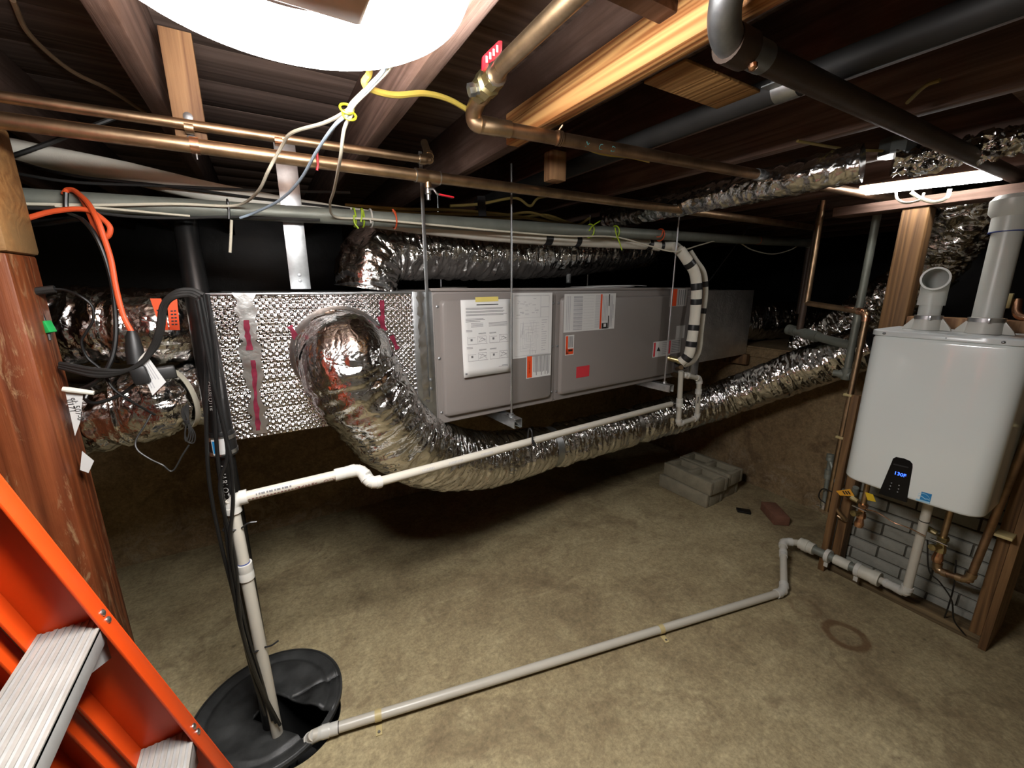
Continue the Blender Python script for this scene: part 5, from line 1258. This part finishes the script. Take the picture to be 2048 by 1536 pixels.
tail_tie(1180, 455, 'lime_plastic', 'lime green cable tie with a tail pointing up right on the conduit', [(1178, 462), (1185, 452), (1200, 442)])
tail_tie(1230, 462, 'lime_plastic', 'lime green cable tie with a long tail hanging down from the conduit', [(1230, 455), (1233, 470), (1238, 482), (1244, 500)])
tail_tie(458, 420, 'black_tape', 'black cable tie round the conduit at the middle left', [(456, 404), (458, 420), (458, 438)])
tail_tie(1320, 470, 'orange_plastic', 'orange cable tie round the conduit above the insulated lines', [(1326, 462), (1322, 472), (1314, 474)])
o = MB().beam(at(962, 392, y=1.60), at(965, 432, y=1.60), .035, .003, (0, 1, 0)).build('tape_strap', 'black_tape', None); tag(o, 'black strap hanging the insulated line above the conduit', 'strap')
o = MB().tube([at(634, 298, y=1.28), at(636, 330, y=1.28), at(634, 341, y=1.28)], .003, 6).build('red_tie', 'red_plastic', None); tag(o, 'thin red tie hanging from the thick copper pipe', 'zip tie')

# orange extension cord knotted on the conduit
oc = thing('extension_cable', 'orange extension cord knotted round the left end of the conduit', 'cord', at(268, 665, y=1.42))
pts = [at(50, 438, y=1.50), at(100, 424, y=1.50), at(150, 418, y=1.495), at(180, 422, y=1.49), at(205, 438, y=1.48), at(220, 455, y=1.475), at(216, 472, y=1.475), at(202, 474, y=1.48), at(192, 460, y=1.49), at(180, 430, y=1.50), at(165, 398, y=1.53), at(150, 382, y=1.55), at(135, 380, y=1.56), at(128, 388, y=1.55)]
MB().tube(catmull(pts, 8), .0062, 10).build('cord', 'orange_cord', oc)
MB().tube(catmull([at(150, 382, y=1.55), at(175, 405, y=1.50), at(195, 440, y=1.46), at(208, 475, y=1.45), at(222, 520, y=1.44), at(232, 575, y=1.43), at(246, 630, y=1.42), at(263, 664, y=1.41)], 8), .0062, 10).build('cord', 'orange_cord', oc)
MB().lathe(at(263, 662, y=1.41), at(272, 720, y=1.40) - at(263, 662, y=1.41), [(0, .009), (.015, .014), (.05, .019), (.085, .019), (.09, .002)], 12).build('plug', 'black_plug', oc)
cable([at(132, 385, y=1.535), at(132, 415, y=1.535), at(140, 428, y=1.53), at(165, 440, y=1.49), at(190, 470, y=1.47), at(212, 520, y=1.46), at(226, 580, y=1.45), at(232, 650, y=1.44), at(228, 700, y=1.43), at(214, 738, y=1.42), at(190, 765, y=1.42), at(150, 785, y=1.44)], .0055, 'black_cable', 'black_cable', 'black cord hanging beside the orange extension cord', 'cord')
cable([at(50, 448, y=1.60), at(100, 444, y=1.60), at(160, 436, y=1.60)], .009, 'black_pipe', 'corrugated_tube', 'black braided tube behind the orange knot', 'tube')
cable([at(60, 586, y=1.45), at(75, 582, y=1.45), at(110, 578, y=1.45)], .009, 'grey_cable', 'cord_connector', 'grey cord connector poking out behind the post', 'connector')
cable([at(105, 578, y=1.45), at(130, 580, y=1.45), at(160, 592, y=1.44), at(184, 612, y=1.44), at(186, 640, y=1.44), at(172, 665, y=1.44), at(163, 685, y=1.44), at(175, 715, y=1.44), at(205, 742, y=1.43), at(225, 775, y=1.42), at(255, 798, y=1.42), at(310, 830, y=1.44)], .0032, 'black_cable', 'thin_cable', 'thin black cord curling from the grey connector across the ducts', 'cord')
cable([at(275, 765, y=1.42), at(240, 790, y=1.42), at(195, 806, y=1.42), at(172, 800, y=1.43), at(176, 785, y=1.44)], .0045, 'black_cable', 'plug_cable', 'black cord looping left below the grey adapter', 'cord')
ad = thing('power_adapter', 'dark plug and adapter hanging below the orange cord', 'plug', at(300, 745, y=1.40))
MB().beam(at(266, 752, y=1.40), at(300, 745, y=1.40), .05, .05).build('plug_body', 'black_plug', ad, .008)
MB().beam(at(300, 750, y=1.42), at(352, 742, y=1.43), .028, .035).build('adapter_body', 'grey_cable', ad, .006)
cable([at(70, 600, y=1.46), at(80, 620, y=1.46), at(92, 650, y=1.455), at(100, 680, y=1.45)], .004, 'grey_cable', 'taped_cable', 'thin grey cable with green tape beside the post', 'cable')
o = MB().beam(at(90, 642, y=1.452), at(103, 665, y=1.449), .02, .012).build('green_tape', 'green_tape', None, .002); tag(o, 'bright green tape flag beside the wooden post', 'tape')
# hanging paper tags
def hang_tag(pts, y, label, rot_text=None, lines=5):
    P_ = [at(a, b, y=y) for a, b in pts]; o = MB().prism(P_, (0, .0008, 0)).build('paper_tag', 'paper', None, 0, False); tag(o, label, 'tag', None)
    a, b, c, d_ = P_[:4]
    if lines:
        m = MB()
        for k in range(lines):
            f0, f1 = .12 + .76 * k / lines, .12 + .76 * k / lines + .06
            g0, g1 = .12, .6 + .3 * rnd.random()
            q = lambda u, v: a.lerp(b, u).lerp(d_.lerp(c, u), v) + V(0, -.0006, 0)
            m.add([q(f0, g0), q(f1, g0), q(f1, g1), q(f0, g1)], [(0, 1, 2, 3)])
        m.build('print', 'print_light', o, 0, False)['kind'] = 'stuff'
    return o
hang_tag([(276, 728), (297, 715), (332, 764), (305, 791)], 1.385, 'white paper tag tilted on the dark adapter cord')
cable([at(275, 727, y=1.386), at(287, 712, y=1.386), at(298, 702, y=1.386)], .004, 'pvc_fitting', 'tag_sleeve', 'white sleeve holding the tilted paper tag on its cord', 'sleeve')
o = hang_tag([(130, 782), (166, 788), (160, 845), (150, 872)], 1.395, 'white printed tag hanging beside the post below a white marker', lines=0)
A_, B_ = at(157, 800, y=1.3945), at(152, 868, y=1.3945)
for s_, px in (('el: 507-0', 154), ('0171', 142)):
    c = at(px, 818 if px > 150 else 812, y=1.3942); text_mesh(s_, .017, (lambda c: (lambda x, y: c + V(y * .97 + x * .05, 0, -x)))(c), 'tag_lettering', 'print_black', o)
o = MB().tube([at(125, 778, y=1.39), at(140, 780, y=1.39), at(188, 786, y=1.39)], [.006, .007, .0055], 10).build('marker_stub', 'foam_white', None); tag(o, 'white tube end with a dark ring beside the post', 'tube')
hang_tag([(164, 902), (188, 922), (177, 946), (160, 940)], 1.40, 'white card corner peeking out low behind the post', lines=0)
# red-orange printed tags on the left duct
for k, pts in enumerate(([(300, 597), (322, 597), (338, 660), (322, 660)], [(334, 600), (354, 598), (360, 660), (339, 660)])):
    P_ = [at(a, b, y=1.475) for a, b in pts]; o = MB().prism(P_, (0, .0008, 0)).build('orange_tag', 'label_orange', None, 0, False)
    tag(o, ('orange-red printed tag on the left duct, left of the two', 'orange-red printed tag on the left duct, right of the two')[k], 'tag', 'orange tags on the left duct')
    m = MB()
    for r_ in range(5):
        for q_ in range(2):
            u0, v0 = .25 + .32 * q_, .35 + .11 * r_
            q = lambda u, v: P_[0].lerp(P_[1], u).lerp(P_[3].lerp(P_[2], u), v) + V(0, -.0006, 0)
            m.add([q(u0, v0), q(u0 + .24, v0), q(u0 + .24, v0 + .05), q(u0, v0 + .05)], [(0, 1, 2, 3)])
    m.build('print', 'print_black', o, 0, False)['kind'] = 'stuff'
# coiled thin wire hanging near the standpipe
cw2 = thing('coiled_wire', 'thin grey wire tied in a small hank beside the black standpipe', 'wire', at(380, 870, y=1.36))
for k in range(4):
    MB().tube(catmull([at(372, 850, y=1.36 + .004 * k), at(364 + 2 * k, 830 - 4 * k, y=1.36), at(366 + 3 * k, 815 - 2 * k, y=1.36), at(374 + k, 835, y=1.36), at(380 - k, 850, y=1.36), at(390 - 4 * k, 868, y=1.36), at(388 - 5 * k, 885 - k, y=1.36), at(376 - 2 * k, 884 - 2 * k, y=1.36), at(370, 868, y=1.36), at(372, 850, y=1.36)], 5), .0018, 6).build('loop', 'grey_cable', cw2)
MB().lathe(at(374, 846, y=1.36), (0, 0, 1), [(0, .006), (.008, .007)], 8).build('wire_tie', 'black_tape', cw2)
MB().tube(catmull([at(378, 890, y=1.36), at(365, 910, y=1.36), at(345, 942, y=1.36), at(325, 930, y=1.36), at(300, 918, y=1.37), at(275, 900, y=1.38), at(272, 880, y=1.39), at(290, 850, y=1.40), at(302, 828, y=1.41)], 6), .0022, 6).build('trailing_wire', 'grey_cable', cw2)

# ================================================================ BLOCKS ON THE FLOOR
def cinder(x0, y0, z0, rz, label):
    th = thing('concrete_block', label, 'concrete block', (x0, y0, z0), 'grey concrete blocks stacked on the slab'); m = MB()
    W_, L_, H_ = .185, .385, .092; t_ = .032
    R_3 = Matrix.Rotation(rz, 3, 'Z')
    def bx(a0, a1, b0, b1, c0=0, c1=H_):
        m.box(V(x0, y0, z0) + R_3 @ V((a0 + a1) / 2, (b0 + b1) / 2, (c0 + c1) / 2), (a1 - a0, b1 - b0, c1 - c0), R_3)
    bx(0, t_, 0, L_); bx(W_ - t_, W_, 0, L_); bx(t_, W_ - t_, 0, t_); bx(t_, W_ - t_, L_ - t_, L_); bx(t_, W_ - t_, L_ / 2 - t_ / 2, L_ / 2 + t_ / 2); bx(t_, W_ - t_, t_, L_ - t_, 0, .05)
    m.build('block_body', 'block_grey', th, .004)
    return th
cinder(2.385, 1.475, .001, .03, 'grey concrete block at the bottom front of the small stack')
cinder(2.39, 1.462, .095, -.02, 'grey concrete block on top at the front of the small stack')
cinder(2.60, 1.50, .001, .02, 'grey concrete block at the bottom back of the small stack')
cinder(2.61, 1.475, .095, .06, 'grey concrete block on top at the back of the small stack')
Rb = Matrix.Rotation(.9, 3, 'Z'); pb = at(1548, 1035, z=0)
o = MB().box(V(pb.x, pb.y, .030), (.19, .09, .058), Rb).build('red_brick', 'brick_red', None, .004); tag(o, 'single worn red brick on the floor near the retaining wall', 'brick')
p0 = at(1475, 1025, z=.0); p1 = at(1502, 1030, z=.0)
o = MB().prism([V(p0.x, p0.y, .001), V(p1.x, p1.y, .001), V(p1.x + .04, p1.y + .03, .001), V(p0.x + .03, p0.y + .03, .001)], (0, 0, .014)).build('rubber_scrap', 'black_cable', None, .002); tag(o, 'small black rubber scrap beside the red brick', 'scrap')

# ================================================================ LADDER
lad = thing('step_ladder', 'orange fiberglass step ladder with grooved aluminium treads in the near left corner', 'ladder', (-.2, .63, 0))
LS = (-.355 + .208) / (1.12 - .57); L0x = -.208 - LS * .57     # x of the rail front edge = L0x + LS*z
def lx(z): return L0x + LS * z
LTOP = 1.72; ang = math.atan(LS)
dr = V(LS, 0, 1).normalized(); nx = V(dr.z, 0, -dr.x)    # nx points to the front (+x)
def rail(y_web, ydir, back=0.0, wid=.088, nm='rail'):
    m = MB(); base = V(L0x, 0, 0) - nx * back
    def bar(d0, d1, y0, y1):
        a = base - nx * ((d0 + d1) / 2) + V(0, (y0 + y1) / 2, 0)
        p0, p1 = a, a + dr * (LTOP / dr.z); R = Matrix((dr, V(0, 1, 0), dr.cross(V(0, 1, 0)))).transposed()
        m.box((p0 + p1) / 2, ((p1 - p0).length, abs(y1 - y0), abs(d1 - d0)), R)
    bar(0, wid, y_web, y_web + .004); bar(0, .0045, y_web, y_web + .036 * ydir); bar(wid - .0045, wid, y_web, y_web + .036 * ydir)
    return m.build(nm, 'ladder_orange', lad, .0012)
YF, YN = .872, .43
rail(YF, -1); rail(YN, 1); rail(YF - .012, -1, .105, .05, 'rear_rail'); rail(YN + .012, 1, .105, .05, 'rear_rail')
MB().cyl(V(lx(1.0) - .17, YF - .02, .62), V(lx(1.0) - .17, YN + .02, .62), .009).build('rear_brace', 'ladder_orange', lad)
zs = [at(145, 1262, y=.85).z]
zs = [zs[0] + .302 * k for k in (-3, -2, -1, 0, 1)]
for z in zs:
    xf = lx(z) - .004; wd = .082
    st = MB()
    # tread: flat deck with ribs, front and rear flanges
    st.bb(xf - wd, xf, YN + .006, YF - .002, z - .008, z - .002)
    st.bb(xf - .004, xf, YN + .006, YF - .002, z - .036, z - .002); st.bb(xf - wd, xf - wd + .004, YN + .006, YF - .002, z - .036, z - .002)
    tr_ = st.build('tread', 'aluminium', lad, .0008)
    rb = MB()
    for k in range(9):
        xx = xf - k * (wd - .005) / 8; rb.bb(xx - .0050, xx, YN + .006, YF - .003, z - .0025, z - (.0006 if k % 2 else 0))
    rr_ = rb.build('tread_ribs', 'aluminium_tread', tr_, 0, False); rr_['kind'] = 'stuff'
    for yy in (YF - .014, YN + .02):
        for dz in (.012, -.004):
            p = V(lx(z + dz), yy, z + dz); MB().lathe(p, nx, [(0, .0062), (.002, .0058), (.0036, .003), (.0038, .0005)], 12).build('rivet', 'rivet_steel', lad)
    MB().prism([V(xf - .006, YF - .006, z - .036), V(xf - .006, YF - .10, z - .036), V(xf - .006, YF - .006, z - .085)], (-.003, 0, 0)).build('tread_brace', 'aluminium', lad)
MB().bb(lx(LTOP) - .10, lx(LTOP) + .012, YN - .02, YF + .02, LTOP, LTOP + .03).build('top_cap', 'ladder_orange', lad, .004)

# copper elbow at the right edge, beyond the vent pipe
ce = thing('copper_elbow', 'copper elbow with a white clip right of the tall vent pipe', 'pipe fitting', at(2035, 640, x=2.45))
MB().tube(fillet([at(2090, 640, x=2.44), at(2032, 634, x=2.44), at(2036, 600, x=2.47)], .03, 6), .014, 16).build('elbow', 'copper_bright', ce)
MB().bb(*[v for pr in zip(at(2018, 602, x=2.46) - V(.01, .008, .028), at(2018, 602, x=2.46) + V(.01, .008, .028)) for v in pr]).build('pipe_clip', 'beige_clip', ce, .002)
